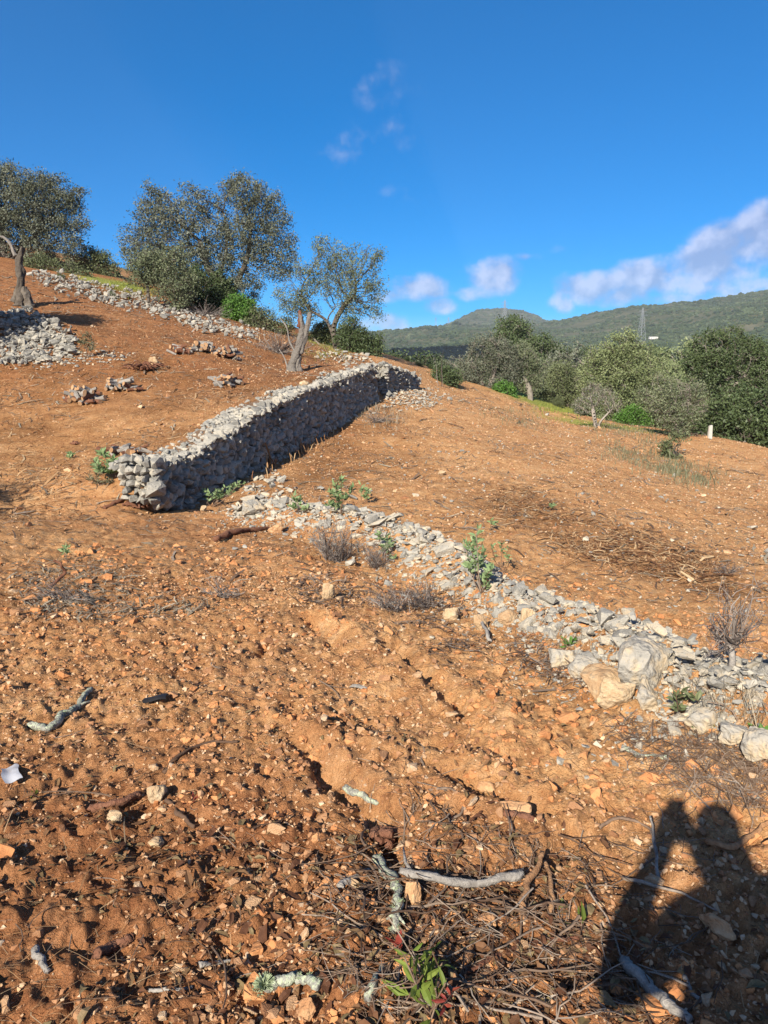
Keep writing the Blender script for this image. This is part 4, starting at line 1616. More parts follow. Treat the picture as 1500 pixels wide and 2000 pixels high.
def pylon(label, px, ptop, pbot, r):
    u = ray(px, pbot)
    b = P(px, pbot, r)
    top = P(px, ptop, r)
    zg = float(hg(b.x, b.y))
    H = top.z - zg
    t = thing('pylon', (b.x, b.y, zg - .5), label, 'pylon', 'lattice pylons on the hill')
    w0, w1, w2 = H * .10, H * .035, H * .018
    zk = H * .68

    def half(z):
        return np.interp(z, [0, zk, H], [w0, w1, w2 * .5])
    th = H * .0036
    for sx in (-1, 1):
        for sy in (-1, 1):
            v, f = merge([bar((sx * half(0), sy * half(0), 0), (sx * w1, sy * w1, zk), th), bar((sx * w1, sy * w1, zk), (sx * half(H), sy * half(H), H), th)])
            obj('leg', mesh_from('leg', v, f, MATS['steel']), t)
    br = []
    zs = [0]
    while zs[-1] < H * .95:
        zs.append(zs[-1] + max(half(zs[-1]) * 1.7, H * .045))
    for z0, z1 in zip(zs[:-1], zs[1:]):
        a, b_ = half(z0), half(z1)
        for k in range(4):
            c = [(1, 1), (-1, 1), (-1, -1), (1, -1)]
            p, q = c[k], c[(k + 1) % 4]
            br.append(bar((p[0] * a, p[1] * a, z0), (q[0] * b_, q[1] * b_, z1), th * .6))
            br.append(bar((q[0] * a, q[1] * a, z0), (p[0] * b_, p[1] * b_, z1), th * .6))
    v, f = merge(br)
    obj('bracing', mesh_from('bracing', v, f, MATS['steel']), t)
    for z, l in ((.70, .16), (.80, .19), (.90, .14)):
        zz = z * H
        h = half(zz)
        v, f = merge([bar((-l * H, 0, zz), (l * H, 0, zz), th), bar((-l * H, 0, zz), (0, h, zz + .045 * H), th * .7), bar((l * H, 0, zz), (0, -h, zz + .045 * H), th * .7)])
        obj('crossarm', mesh_from('crossarm', v, f, MATS['steel']), t)
    t.rotation_euler = (0, 0, R(25))


pylon('tall lattice pylon standing before the slope above the pale roof', 1252, 600, 664, 900)
pylon('lattice pylon breaking the skyline beside the rounded summit', 985, 585, 632, 1250)
pylon('small far lattice pylon on the left shoulder of the hill', 851, 619, 638, 1700)
pylon('faintest far lattice pylon right of the smallest one', 876, 618, 632, 2000)


def farmhouse():
    b = P(1276, 660, 930)
    z = float(hg(b.x, b.y))
    z = max(z, b.z - 1.5)
    t = thing('farmhouse', (b.x, b.y, z), 'small low white farmhouse alone on the far hillside', 'house')
    t.scale = (.85, .7, .62)
    v = np.array([(x, y, zz) for zz in (0, 3.4) for (x, y) in ((-6, -3), (6, -3), (6, 3), (-6, 3))], float)
    q = np.array([(0, 1, 5, 4), (1, 2, 6, 5), (2, 3, 7, 6), (3, 0, 4, 7)])
    obj('wall', mesh_from('wall', v, q, MATS['white_wall']), t)
    v = np.array([(-6.4, -3.4, 3.41), (6.4, -3.4, 3.41), (6.4, 3.4, 3.41), (-6.4, 3.4, 3.41), (-6.4, 0, 4.7), (6.4, 0, 4.7)], float)
    obj('roof', mesh_from('roof', v, np.array([(0, 1, 5), (0, 5, 4), (2, 3, 4), (2, 4, 5), (1, 2, 5), (3, 0, 4), (0, 3, 2), (0, 2, 1)]), MATS['white_wall']), t)
    for x in (-3.5, 0.2, 3.4):
        v = np.array([(x - .5, -3.03, 1.0), (x + .5, -3.03, 1.0), (x + .5, -3.03, 2.3), (x - .5, -3.03, 2.3)])
        obj('window', mesh_from('window', v, np.array([(0, 1, 2, 3)]), MATS['black_plastic']), t)


farmhouse()

# ------------------------------------------------------------------ small pieces: leaves, twigs, straw


def leaf_shape(seed, w=.36, curl=.5, fold=.25):
    r = random.Random(seed)
    V = []
    ts = (0, .3, .65, 1)
    ws = (0, w, w * .85, 0)
    for t, ww in zip(ts, ws):
        z = curl * .3 * math.sin(t * math.pi) * r.uniform(.7, 1.3) + r.uniform(-.03, .03)
        y = r.uniform(-.05, .05)
        if ww == 0:
            V.append((t - .5, y, z))
        else:
            f = fold * ww
            V += [(t - .5, y - ww / 2, z + f * r.uniform(.3, 1.2)), (t - .5, y, z), (t - .5, y + ww / 2, z + f * r.uniform(.3, 1.2))]
    T = [(0, 2, 1), (0, 3, 2), (1, 2, 5), (1, 5, 4), (2, 3, 6), (2, 6, 5), (4, 5, 7), (5, 6, 7)]
    return np.array(V), np.array(T)


LEAVES = [leaf_shape(i, .34 + .05 * (i % 4), (-1) ** i * (.3 + .25 * (i % 3)), .3) for i in range(8)]
FLATLEAF = [leaf_shape(40 + i, .34, .25, .15) for i in range(4)]


def twig_shape(seed, n=6, bend=.12, r0=.012, fork=True):
    r = random.Random(seed)
    p = [Vector((0, 0, 0))]
    d = Vector((1, 0, 0))
    for i in range(n - 1):
        d = (d + Vector((0, r.uniform(-1, 1) * bend * 2.6, r.uniform(-1, 1) * bend))).normalized()
        p.append(p[-1] + d / (n - 1))
    mid = p[n // 2]
    p = [q - mid for q in p]
    parts = [tube(p, [r0 * (1 - .55 * i / (n - 1)) for i in range(n)], 4, seed, .15)]
    if fork and r.random() < .7:
        k = r.randrange(1, n - 1)
        dd = (p[k + 1] - p[k]).normalized()
        dd = (dd + Vector((0, r.choice((-1, 1)) * r.uniform(.5, 1), r.uniform(0, .25)))).normalized()
        q = [p[k]]
        for i in range(3):
            q.append(q[-1] + dd * r.uniform(.08, .14))
            dd = (dd + Vector((0, r.uniform(-.4, .4), r.uniform(-.2, .1)))).normalized()
        parts.append(tube(q, [r0 * .6 * (1 - .2 * i) for i in range(4)], 4, seed, .1))
    return merge(parts)


TWIGS = [twig_shape(i, 7, .10 + .035 * (i % 6), .011 + .004 * (i % 3)) for i in range(14)]
STRAWS = []
for i in range(6):
    r_ = random.Random(i)
    b1, b2 = r_.uniform(-.15, .15), r_.uniform(-.3, .3)
    w_ = .012
    STRAWS.append((np.array([(-.5, -w_, 0), (-.5, w_, 0), (0, b1 - w_, .06), (0, b1 + w_, .06), (.5, b2 - w_, .02), (.5, b2 + w_, .02)]),
                   np.array([(0, 2, 1), (1, 2, 3), (2, 4, 3), (3, 4, 5)])))

FARSTRAW = [(np.array([(-.5, -.035, 0), (-.5, .035, 0), (0, b - .04, .05), (0, b + .04, .05), (.5, c - .03, .02), (.5, c + .03, .02)]), np.array([(0, 2, 1), (1, 2, 3), (2, 4, 3), (3, 4, 5)])) for b, c in ((.03, .1), (-.06, .05), (.08, -.04), (-.02, -.12))]
OCTA = [(np.array([(.5, 0, 0), (-.45, .1, 0), (0, .45, .05), (.05, -.4, 0), (0, .05, .38), (0, 0, -.35)]) * s_, np.array([(0, 2, 4), (2, 1, 4), (1, 3, 4), (3, 0, 4), (2, 0, 5), (1, 2, 5), (3, 1, 5), (0, 3, 5)])) for s_ in (1, .8, 1.2)]


def polar(n, r0, r1, a0=-33, a1=33, p=0.0):
    """random ground points; p=0 even per log-distance, p=2 even per area"""
    u = rng.random(n)
    if p == 0:
        r = r0 * (r1 / r0) ** u
    else:
        r = (r0 ** p + u * (r1 ** p - r0 ** p)) ** (1 / p)
    a = np.radians(rng.uniform(a0, a1, n))
    x, y = r * np.sin(a), r * np.cos(a)
    return np.stack([x, y, hg(x, y)], 1)


def ground_tilt(p, e=.06):
    """matrices that lay a flat piece on the ground, with a random spin"""
    gx = (hg(p[:, 0] + e, p[:, 1]) - hg(p[:, 0] - e, p[:, 1])) / (2 * e)
    gy = (hg(p[:, 0], p[:, 1] + e) - hg(p[:, 0], p[:, 1] - e)) / (2 * e)
    n = np.stack([-gx, -gy, np.ones(len(p))], 1)
    n /= np.linalg.norm(n, axis=1)[:, None]
    a = rng.uniform(0, 2 * math.pi, len(p))
    t = np.stack([np.cos(a), np.sin(a), np.zeros(len(p))], 1)
    t -= n * (t * n).sum(1)[:, None]
    t /= np.linalg.norm(t, axis=1)[:, None]
    return np.stack([t, np.cross(n, t), n], 2)


def stuff(name, label, variants, p, rot, scl, matname):
    v, t, q = join_inst(variants, p, rot, scl)
    o = obj(name, mesh_from(name, v, t, MATS[matname], q))
    return tag(o, label, kind='stuff')


def to_px(p):
    """photo pixel of world points (only used to sort out what is in view)"""
    cp, sp = math.cos(PITCH), math.sin(PITCH)
    x, y, z = p[:, 0], p[:, 1], p[:, 2] - CAMZ
    f = y * cp - z * sp
    return 750 + FPX * x / f, 1000 - FPX * (y * sp + z * cp) / f


MARKS = [(110, 1395, 'the lichened branch at left'), (305, 1368, 'the black scrap'), (22, 1518, 'the white plastic scrap'), (308, 1562, 'the pink stone'), (224, 1602, 'the round pale stone'), (298, 1655, 'the flat pale stone'),
         (755, 1750, 'the bent lichened branch'), (905, 1725, 'the long grey branch'), (1045, 1740, 'the forked root'), (570, 1935, 'the lichened stub'), (1280, 1950, 'the weathered grey stick'), (1330, 1620, 'the phone shadow'),
         (1400, 1620, 'the head shadow'), (1400, 1800, 'the stone in the shadow'), (690, 1545, 'the left wheel rut'), (1000, 1585, 'the right wheel rut'), (850, 1350, 'the upper rut'), (815, 1930, 'the green sprouts'), (430, 1885, 'the white splinter'),
         (80, 1880, 'the short dark stick'), (225, 1855, 'the bark strips'), (335, 1935, 'the slender grey twig'), (400, 1465, 'the arched thin branch'), (870, 1580, 'the bent twig'), (1030, 1845, 'the long brown branch'), (1210, 1610, 'the pale twig'),
         (1300, 1740, 'the thin pale branch'), (1190, 1370, 'the big ridge boulders'), (1000, 1225, 'the square cream block'), (1430, 1440, 'the right end of the ridge'), (1080, 1470, 'the smooth bank'), (470, 1048, 'the dead root'),
         (655, 1060, 'the grey shrub on the ridge'), (120, 1150, 'the dead stalks at left'), (430, 1150, 'the reddish dead stalks'), (705, 1348, 'the grey wood flake'), (600, 1215, 'the small pit'), (250, 1280, 'the stony patch'), (1395, 1308, 'the white field stone'),
         (935, 1080, 'the tall ridge plant'), (1100, 1060, 'the brown stalk band'), (1250, 900, 'the grey grass strip'), (230, 990, 'the roots below the wall end')]


def where(x, y):
    k = min(range(len(MARKS)), key=lambda i: (MARKS[i][0] - x) ** 2 + (1.4 * (MARKS[i][1] - y)) ** 2)
    mx, my, nm = MARKS[k]
    dx, dy = x - mx, (y - my) * 1.4
    if math.hypot(dx, dy) < 28:
        return 'touching ' + nm
    far = 'just ' if math.hypot(dx, dy) < 75 else ''
    if abs(dx) > 2 * abs(dy):
        return far + ('right of ' if dx > 0 else 'left of ') + nm
    if abs(dy) > 2 * abs(dx):
        return far + ('below ' if dy > 0 else 'above ') + nm
    return far + ('below ' if dy > 0 else 'above ') + ('and right of ' if dx > 0 else 'and left of ') + nm


PATCH = lambda p, s, k: fbm(p[:, 0] * s, p[:, 1] * s, 3, k)

# ---- loose stones in the soil
n = 46000
p = np.concatenate([polar(n, 1.0, 7.5, p=.5), polar(9000, 7, 32, p=.7)])
keep = PATCH(p, 1.1, 201) + rng.uniform(-.35, .35, len(p)) + np.where(p[:, 0] < -.1, .12, -.10) > -.22
p = p[keep]
dist = np.hypot(p[:, 0], p[:, 1])
size = np.clip(rng.lognormal(math.log(.0115), .55, len(p)), .004, .07)
size *= np.interp(dist, [1, 3, 6, 12, 30], [1, 1.1, 1.5, 2.6, 4.2])
scl = np.stack([size, size * rng.uniform(.65, 1, len(p)), size * rng.uniform(.5, .9, len(p))], 1)
p[:, 2] += size * .1
rot = rots(len(p), .9)
px, py = to_px(p)
inv = (px > 0) & (px < 1500) & (py < 2000) & (py > 900)
show = np.where(inv, size / dist, 0)
order = np.argsort(-show)
PEBME = [mesh_from('stone', v, t, MATS['pebble_single']) for v, t in ROCKS]
top = order[:260]
for i in top:
    k = int(rng.integers(0, len(PEBME)))
    o = obj('stone', PEBME[k], None, Vector(p[i]))
    rot_to_obj(o, rot[i], scl[i])
    w_ = scl[i].max() / dist[i] * FPX
    tag(o, ('stout' if w_ > 34 else 'small') + ' tan stone ' + where(px[i], py[i]), 'stone', 'loose tan stones')
rest = order[260:]
stuff('gravel', 'tan and cream gravel strewn over the orange soil', PEBS, p[rest], rot[rest], scl[rest], 'pebble')
p = np.concatenate([polar(30000, 6, 36, -14, 33, 1.0), polar(4500, 11, 34, -33, -8, 1.0)])
sdw, _ = seg_dist(p[:, 0], p[:, 1], WALL)
p = p[np.abs(sdw - .4) > .5]
s = rng.lognormal(math.log(.026), .42, len(p)) * np.interp(np.hypot(p[:, 0], p[:, 1]), [6, 15, 36], [.8, 1.15, 1.7])
stuff('field_gravel', 'fine tan gravel all over the field and the terrace', OCTA, p + np.array([0, 0, .004]), rots(len(p), .6), np.stack([s, s * .8, s * .8], 1), 'pebble')
# chips between the stones of the ridge
A = np.array([v_[:] for v_ in RIDGE])
k = rng.random(7000) ** .8 * (len(RIDGE) - 2.2)
i_ = k.astype(int)
f_ = (k - i_)[:, None]
p = A[i_] * (1 - f_) + A[i_ + 1] * f_
p[:, :2] += rng.normal(0, .30, (len(p), 2))
p[:, 2] = hg(p[:, 0], p[:, 1]) + .008
s = rng.lognormal(math.log(.020), .45, len(p)) * np.interp(np.hypot(p[:, 0], p[:, 1]), [3, 6, 12], [.9, 1.2, 1.7])
stuff('ridge_chips', 'pale stone chips between the rubble of the ridge', PEBS, p, rots(len(p), .8), np.stack([s, s * .8, s * .6], 1), 'limestone_loose')
# cream chips on the far field
p = polar(1600, 8, 34, -12, 33, 1.0)
s = rng.lognormal(math.log(.045), .5, len(p))
p[:, 2] += s * .15
stuff('stone_chips', 'cream stone chips dotted over the far field', ROCKS[:6], p, rots(len(p), .8), np.stack([s, s * .8, s * .6], 1), 'limestone_loose')
# clods
p = polar(7000, 1.0, 9, p=.6)
p = p[PATCH(p, 1.4, 233) > -.02]
s = np.clip(rng.lognormal(math.log(.022), .5, len(p)), .008, .09) * np.interp(np.hypot(p[:, 0], p[:, 1]), [1, 4, 9], [.9, 1.2, 1.8])
material('clod', [(0, (.23, .085, .034)), (.5, (.40, .18, .075)), (1, (.50, .26, .12))], 14, nfac=.7, rfac=.4, src='attr', bump=.8, bscale=70, bdist=.01, coords='World', rough=1, spec=.05)
stuff('soil_clods', 'crumbled clods of orange soil', WROCKS, p, rots(len(p), 1.0), np.stack([s, s * .9, s * .7], 1), 'clod')

# ---- leaf litter
p = np.concatenate([polar(9000, 1.05, 3.6, -33, 33, .6), polar(3500, 1.1, 2.6, -4, 22, .6), polar(3000, 3, 8, -33, 10, .6)])
px, py = to_px(p)
dens = .16 * sstep(1250, 1900, py) + .55 * np.exp(-((px - 830) / 330) ** 2 - ((py - 1880) / 160) ** 2) + .30 * np.exp(-((px - 150) / 250) ** 2 - ((py - 1640) / 150) ** 2) \
    + .25 * np.exp(-((px - 260) / 240) ** 2 - ((py - 1180) / 70) ** 2) + .5 * np.exp(-((px - 500) / 260) ** 2 - ((py - 1690) / 70) ** 2)
dens *= 1 - .75 * np.exp(-((px - 1080) / 200) ** 2 - ((py - 1480) / 130) ** 2)
dens += .7 * PATCH(p, 2.2, 301)
p = p[rng.random(len(p)) < dens]
rot = ground_tilt(p) @ rots(len(p), .55)
s = np.clip(rng.lognormal(math.log(.031), .33, len(p)), .012, .06)
p[:, 2] += s * rng.uniform(.05, .35, len(p))
px, py = to_px(p)
show = np.where((px > 0) & (px < 1500) & (py < 2000), s / np.linalg.norm(p - np.array([0, 0, CAMZ]), axis=1), 0)
order = np.argsort(-show)
LEAFME = [mesh_from('fallen_leaf', v, t, MATS['single_leaf']) for v, t in LEAVES]
for i in order[:240]:
    o = obj('fallen_leaf', LEAFME[int(rng.integers(0, 8))], None, Vector(p[i]))
    rot_to_obj(o, rot[i], (s[i],) * 3)
    tag(o, 'curled brown fallen leaf ' + where(px[i], py[i]), 'leaf', 'fallen leaves')
rest = order[240:]
stuff('leaf_litter', 'brown and olive leaf litter covering the near soil', LEAVES, p[rest], rot[rest], np.stack([s[rest]] * 3, 1), 'dry_leaf')

# ---- twigs
p = np.concatenate([polar(900, 1.05, 4.2, p=.6), polar(900, 1.1, 3.2, -2, 26, .6), polar(700, 4, 11, p=.6)])
px, py = to_px(p)
dens = .35 + .5 * sstep(1550, 1850, py) + .4 * np.exp(-((px - 1150) / 200) ** 2 - ((py - 1720) / 130) ** 2) + .8 * PATCH(p, 1.3, 401)
p = p[rng.random(len(p)) < dens]
rot = ground_tilt(p, .12) @ rots(len(p), .12)
L_ = np.clip(rng.lognormal(math.log(.085), .6, len(p)), .03, .34) * np.interp(np.hypot(p[:, 0], p[:, 1]), [1, 4, 10], [1, 1.1, 1.6])
scl = np.stack([L_, L_, L_ * .6], 1)
th = rng.uniform(.5, 1.2, len(p)) * np.clip(.10 / L_, .35, 1.0) * 1.0
scl[:, 1] *= 1.0
p[:, 2] += .006 + L_ * .02
px, py = to_px(p)
show = np.where((px > 0) & (px < 1500) & (py < 2000), L_ / np.linalg.norm(p - np.array([0, 0, CAMZ]), axis=1), 0)
order = np.argsort(-show)
TWIGME = [mesh_from('twig', v, t, MATS['twig_single']) for v, t in TWIGS]
for i in order[:160]:
    o = obj('twig', TWIGME[int(rng.integers(0, len(TWIGME)))], None, Vector(p[i]))
    rot_to_obj(o, rot[i], scl[i])
    tag(o, ('long' if L_[i] > .2 else 'short') + ' thin dry twig ' + where(px[i], py[i]), 'twig', 'dry twigs')
rest = order[160:]
stuff('twig_litter', 'small broken twigs scattered over the soil', TWIGS, p[rest], rot[rest], scl[rest], 'twig')

# ---- tangle of twigs and roots in the litter at the bottom
tw = scatter_px([(600, 1680), (760, 1620), (1010, 1640), (1180, 1680), (1200, 1990), (700, 1990), (620, 1850)], 620, 30)
rot = ground_tilt(tw, .12) @ rots(len(tw), .3)
s = np.clip(rng.lognormal(math.log(.10), .55, len(tw)), .04, .3)
tw[:, 2] += .01 + rng.random(len(tw)) * .025
stuff('twig_tangle', 'tangle of brown twigs and rootlets in the litter at the bottom', TWIGS, tw, rot, np.stack([s, s, s * .8], 1), 'twig')
# ---- straw, chaff and dry stalks
p = np.concatenate([polar(16000, 1.1, 9, p=.6), polar(15000, 8, 36, -12, 33, .9)])
keep = PATCH(p, .9, 501) + rng.uniform(-.25, .25, len(p)) > .0
p = p[keep]
d = np.hypot(p[:, 0], p[:, 1])
s = rng.lognormal(math.log(.05), .5, len(p)) * np.interp(d, [1, 4, 10, 36], [.8, 1.2, 2.6, 5])
stuff('straw', 'dry straw and chaff scattered on the soil', STRAWS, p + np.array([0, 0, .006]), ground_tilt(p, .1) @ rots(len(p), .3), np.stack([s, s * .8, s], 1), 'straw')
p = polar(36000, 11, 38, -33, -1, 1.1)
p = p[(PATCH(p, .5, 511) + rng.uniform(-.3, .3, len(p)) > -.15)]
sdw, _ = seg_dist(p[:, 0], p[:, 1], WALL)
p = p[(sdw > 1.0)]
s = rng.lognormal(math.log(.115), .45, len(p))
stuff('cut_straw', 'golden brown cut straw covering the upper terrace', FARSTRAW, p + np.array([0, 0, .015]), ground_tilt(p, .2) @ rots(len(p), .4), np.stack([s, s * .9, s], 1), 'straw')


def band(poly, n, base_len, label, name, matname, upright=.0, w=1.0):
    q = scatter_px(poly, n, 16)
    q = q[PATCH(q, 1.1, 77) + rng.uniform(-.3, .3, len(q)) > -.12]
    s = rng.lognormal(math.log(base_len), .4, len(q))
    rot = rots(len(q), .4)
    if upright:
        a = rng.uniform(0, 6.28, len(q))
        t = rng.uniform(.15, .7, len(q))
        up = np.stack([np.cos(a) * np.sin(t), np.sin(a) * np.sin(t), np.cos(t)], 1)
        e = np.stack([-np.sin(a), np.cos(a), np.zeros(len(q))], 1)
        rot = np.stack([up, e, np.cross(up, e)], 2)
        q[:, 2] += s * .45
    else:
        rot = ground_tilt(q, .1) @ rots(len(q), .4)
        q[:, 2] += .01
    far_ = np.median(q[:, 1]) > 5.5
    stuff(name, label, FARSTRAW if far_ else STRAWS, q, rot, np.stack([s, s * (1 if far_ else w), s], 1), matname)


band([(935, 945), (1010, 945), (1120, 1010), (1250, 1040), (1400, 1090), (1430, 1170), (1300, 1130), (1150, 1090), (1020, 1040), (950, 990)], 5200, .13, 'band of brown dead stalks lying across the field', 'dead_stalks', 'straw')
band([(1190, 870), (1270, 880), (1400, 930), (1390, 955), (1290, 930), (1215, 905)], 3600, .11, 'strip of grey green grass on the field', 'grey_grass', 'grass_grey', 1, 1.4)
band([(940, 800), (1040, 800), (1060, 835), (980, 825)], 1000, .09, 'thin grey grass near the crest of the field', 'thin_grass', 'grass_grey', 1, 1.4)
band([(700, 800), (770, 805), (780, 835), (690, 830)], 900, .10, 'grey dead stalks below the far part of the wall', 'dry_stalks', 'grey_straw', 1)
band([(1050, 790), (1130, 800), (1110, 820), (1060, 810)], 2200, .09, 'yellow green grass beyond the crest', 'green_grass', 'grass_green', 1, 1.5)
band([(1140, 830), (1250, 830), (1290, 870), (1200, 865)], 1800, .11, 'olive green grass under the tree line', 'tree_line_grass', 'grass_grey', 1, 1.5)
band([(605, 672), (660, 675), (690, 692), (640, 694), (605, 688)], 2200, .08, 'bright green grass behind the dead trunk', 'bright_grass', 'grass_green', 1, 1.5)
band([(205, 556), (290, 560), (300, 580), (230, 572)], 2400, .09, 'yellow green grass above the rubble band', 'hilltop_grass', 'grass_green', 1, 1.5)
band([(470, 900), (540, 880), (640, 840), (650, 850), (560, 905), (500, 930)], 700, .16, 'brown grass along the foot of the wall', 'wall_grass', 'straw', 1)
band([(450, 640), (620, 660), (640, 700), (520, 692)], 1100, .10, 'reddish brown dead grass behind the dead olive trunk', 'brown_grass', 'straw', 1, 2.0)
band([(30, 1110), (200, 1090), (300, 1150), (420, 1190), (250, 1215), (60, 1200)], 1700, .08, 'mat of grey and brown dead stalks on the soil at left', 'dead_grass', 'grey_straw')
band([(560, 1130), (900, 1170), (960, 1260), (880, 1280), (760, 1210), (600, 1180)], 2600, .09, 'brown chaff along the left side of the rubble ridge', 'ridge_chaff', 'twig')
band([(1000, 1230), (1150, 1300), (1140, 1360), (1010, 1300)], 1200, .07, 'dark brown bark chips on the rubble ridge', 'bark_chips', 'twig', 0, 3.0)
band([(560, 1020), (700, 1050), (860, 1090), (960, 1180), (1120, 1240), (1280, 1310), (1500, 1400), (1500, 1450), (1300, 1390), (1100, 1290), (900, 1190), (760, 1120), (600, 1060)], 1500, .06, 'dry grass stalks growing between the ridge stones', 'ridge_grass', 'grey_straw', 1)
band([(1180, 1400), (1500, 1460), (1500, 1600), (1330, 1560), (1210, 1470)], 1900, .07, 'tangle of brown stalks at the foot of the ridge', 'stalk_tangle', 'twig')

# ------------------------------------------------------------------ single larger stones


SB = .05


def single_stone(name, label, px, py, w, hgt, matname, seed, squash=(1, .8, .75), sink=.25, rz=0.0, cat='stone', tilt=0.0):
    g = G(px, py)
    D = math.hypot(g.x, g.y, g.z - CAMZ)
    s = w * D / FPX
    v, t = boulder(seed, (1, squash[1], 1.0), 3, .055)
    v = v / (v.max(0) - v.min(0))[None] * np.array([s, s * squash[1], hgt * D / FPX * 1.08])
    o = obj(name, mesh_from(name, v, t, MATS[matname], smooth=False), None, g + Vector((0, 0, hgt * D / FPX * (.5 - sink))))
    o.rotation_euler = (R(tilt), R(tilt * .6), R(rz))
    return tag(o, label, cat)


S = single_stone
S('boulder', 'largest cream and grey boulder on the collapsed ridge', 1238, 1335, 108, 92, 'grey_boulder', 601, (1, .75, .8), .15, 20, 'boulder', 8)
S('boulder', 'tawny boulder leaning left under the largest ridge boulder', 1178, 1352, 86, 60, 'cream_stone', 602, (1, .7, .8), .2, -15, 'boulder', -6)
S('boulder', 'pale pointed block in front of the largest ridge boulder', 1200, 1385, 66, 58, 'cream_stone', 603, (1, .6, .8), .1, 10, 'boulder', 14)
S('boulder', 'round light grey boulder right of the pointed block', 1262, 1378, 66, 58, 'grey_boulder', 604, (1, .8, .8), .15, 40, 'boulder')
S('boulder', 'grey rock half buried left of the big ridge boulders', 1095, 1300, 50, 42, 'grey_boulder', 605, (1, .8, .8), .2, 5, 'boulder')
S('boulder', 'flat grey rock above the tawny boulder', 1140, 1320, 58, 38, 'grey_boulder', 606, (1, .7, .7), .15, -25, 'boulder', 12)
S('boulder', 'pale square cream block on the ridge crest', 992, 1222, 42, 30, 'cream_stone', 607, (1, .7, .7), .1, 5, 'boulder')
S('boulder', 'upright cream block next to the square one', 1028, 1222, 30, 36, 'cream_stone', 608, (1, .7, .9), .1, 30, 'boulder')
S('boulder', 'grey boulder at the right edge of the ridge', 1370, 1425, 52, 44, 'grey_boulder', 609, (1, .8, .8), .2, 30, 'boulder')
S('boulder', 'light grey boulder cut by the right picture edge', 1485, 1480, 62, 50, 'grey_boulder', 610, (1, .8, .8), .2, -30, 'boulder')
S('boulder', 'broad pale rock low on the right part of the ridge', 1430, 1448, 56, 34, 'grey_boulder', 611, (1, .8, .7), .2, 10, 'boulder', 6)
S('boulder', 'smooth grey boulder at the upper end of the ridge', 495, 1008, 48, 36, 'grey_boulder', 612, (1, .8, .75), .15, 12, 'boulder')
S('boulder', 'orange pink rock beside the dead root below the wall', 538, 1040, 32, 26, 'tan_stone', 613, (1, .8, .75), .2, 0, 'boulder')
S('boulder', 'white stone where two cream ones lean left of the ridge', 642, 1170, 26, 34, 'cream_stone', 614, (1, .7, .9), .15, 0, 'stone')
S('boulder', 'cream stone resting below the ridge shrub', 882, 1210, 30, 26, 'cream_stone', 615, (1, .8, .8), .15, 0, 'stone')
S('boulder', 'cream stone with a stick leaning on it', 938, 1230, 30, 34, 'cream_stone', 616, (1, .7, .8), .15, 0, 'stone')
S('field_stone', 'single white stone in the field beside the bare bush', 1395, 1308, 22, 15, 'cream_stone', 617, (1, .8, .7), .2, 0, 'stone')
S('field_stone', 'pink stone at the end of a brown stick in the foreground', 308, 1562, 34, 32, 'cream_stone', 618, (1, .8, .8), .15, 10, 'stone')
S('field_stone', 'round pale stone near the brown bark stick', 224, 1602, 25, 20, 'cream_stone', 619, (1, .9, .8), .2, 0, 'stone')
S('field_stone', 'flat pale stone at left above the leaf litter', 298, 1655, 34, 18, 'cream_stone', 620, (1, .8, .6), .2, -10, 'stone')
S('field_stone', 'tall orange stone beside the lichened branch', 806, 1765, 30, 46, 'tan_stone', 621, (1, .7, 1.0), .15, 0, 'stone')
S('field_stone', 'pinkish stone by the grey forked twigs', 690, 1735, 25, 22, 'cream_stone', 622, (1, .8, .8), .15, 0, 'stone')
S('field_stone', 'round orange stone right of the green sprouts', 950, 1812, 34, 28, 'tan_stone', 623, (1, .9, .8), .2, 0, 'stone')
S('field_stone', 'tan stone in the near corner of the shadow', 1400, 1825, 60, 36, 'tan_stone', 624, (1, .5, .6), .2, -40, 'stone')
S('field_stone', 'orange stone at the bottom edge left of centre', 600, 1980, 30, 28, 'tan_stone', 625, (1, .9, .8), .2, 0, 'stone')
S('field_stone', 'long tan stone in the right wheel rut', 1005, 1585, 62, 20, 'tan_stone', 626, (1, .5, .5), .2, -25, 'stone')
S('field_stone', 'tan stone perched right of the left wheel rut', 950, 1545, 36, 22, 'tan_stone', 627, (1, .7, .6), .2, -25, 'stone')
S('field_stone', 'pink rock on the dark root heap on the terrace', 304, 716, 22, 17, 'cream_stone', 628, (1, .8, .8), .0, 0, 'stone')
S('field_stone', 'rounded pale stone on the top of the wall', 595, 775, 20, 16, 'cream_stone', 629, (1, .8, .8), -.9, 0, 'stone')
S('field_stone', 'lone pale stone far out on the open field', 863, 928, 16, 10, 'cream_stone', 630, (1, .8, .8), .1, 0, 'stone')
S('field_stone', 'small white stone at the foot of the wall corner', 398, 998, 13, 11, 'cream_stone', 631, (1, .8, .8), .1, 0, 'stone')

# ------------------------------------------------------------------ branches lying on the soil


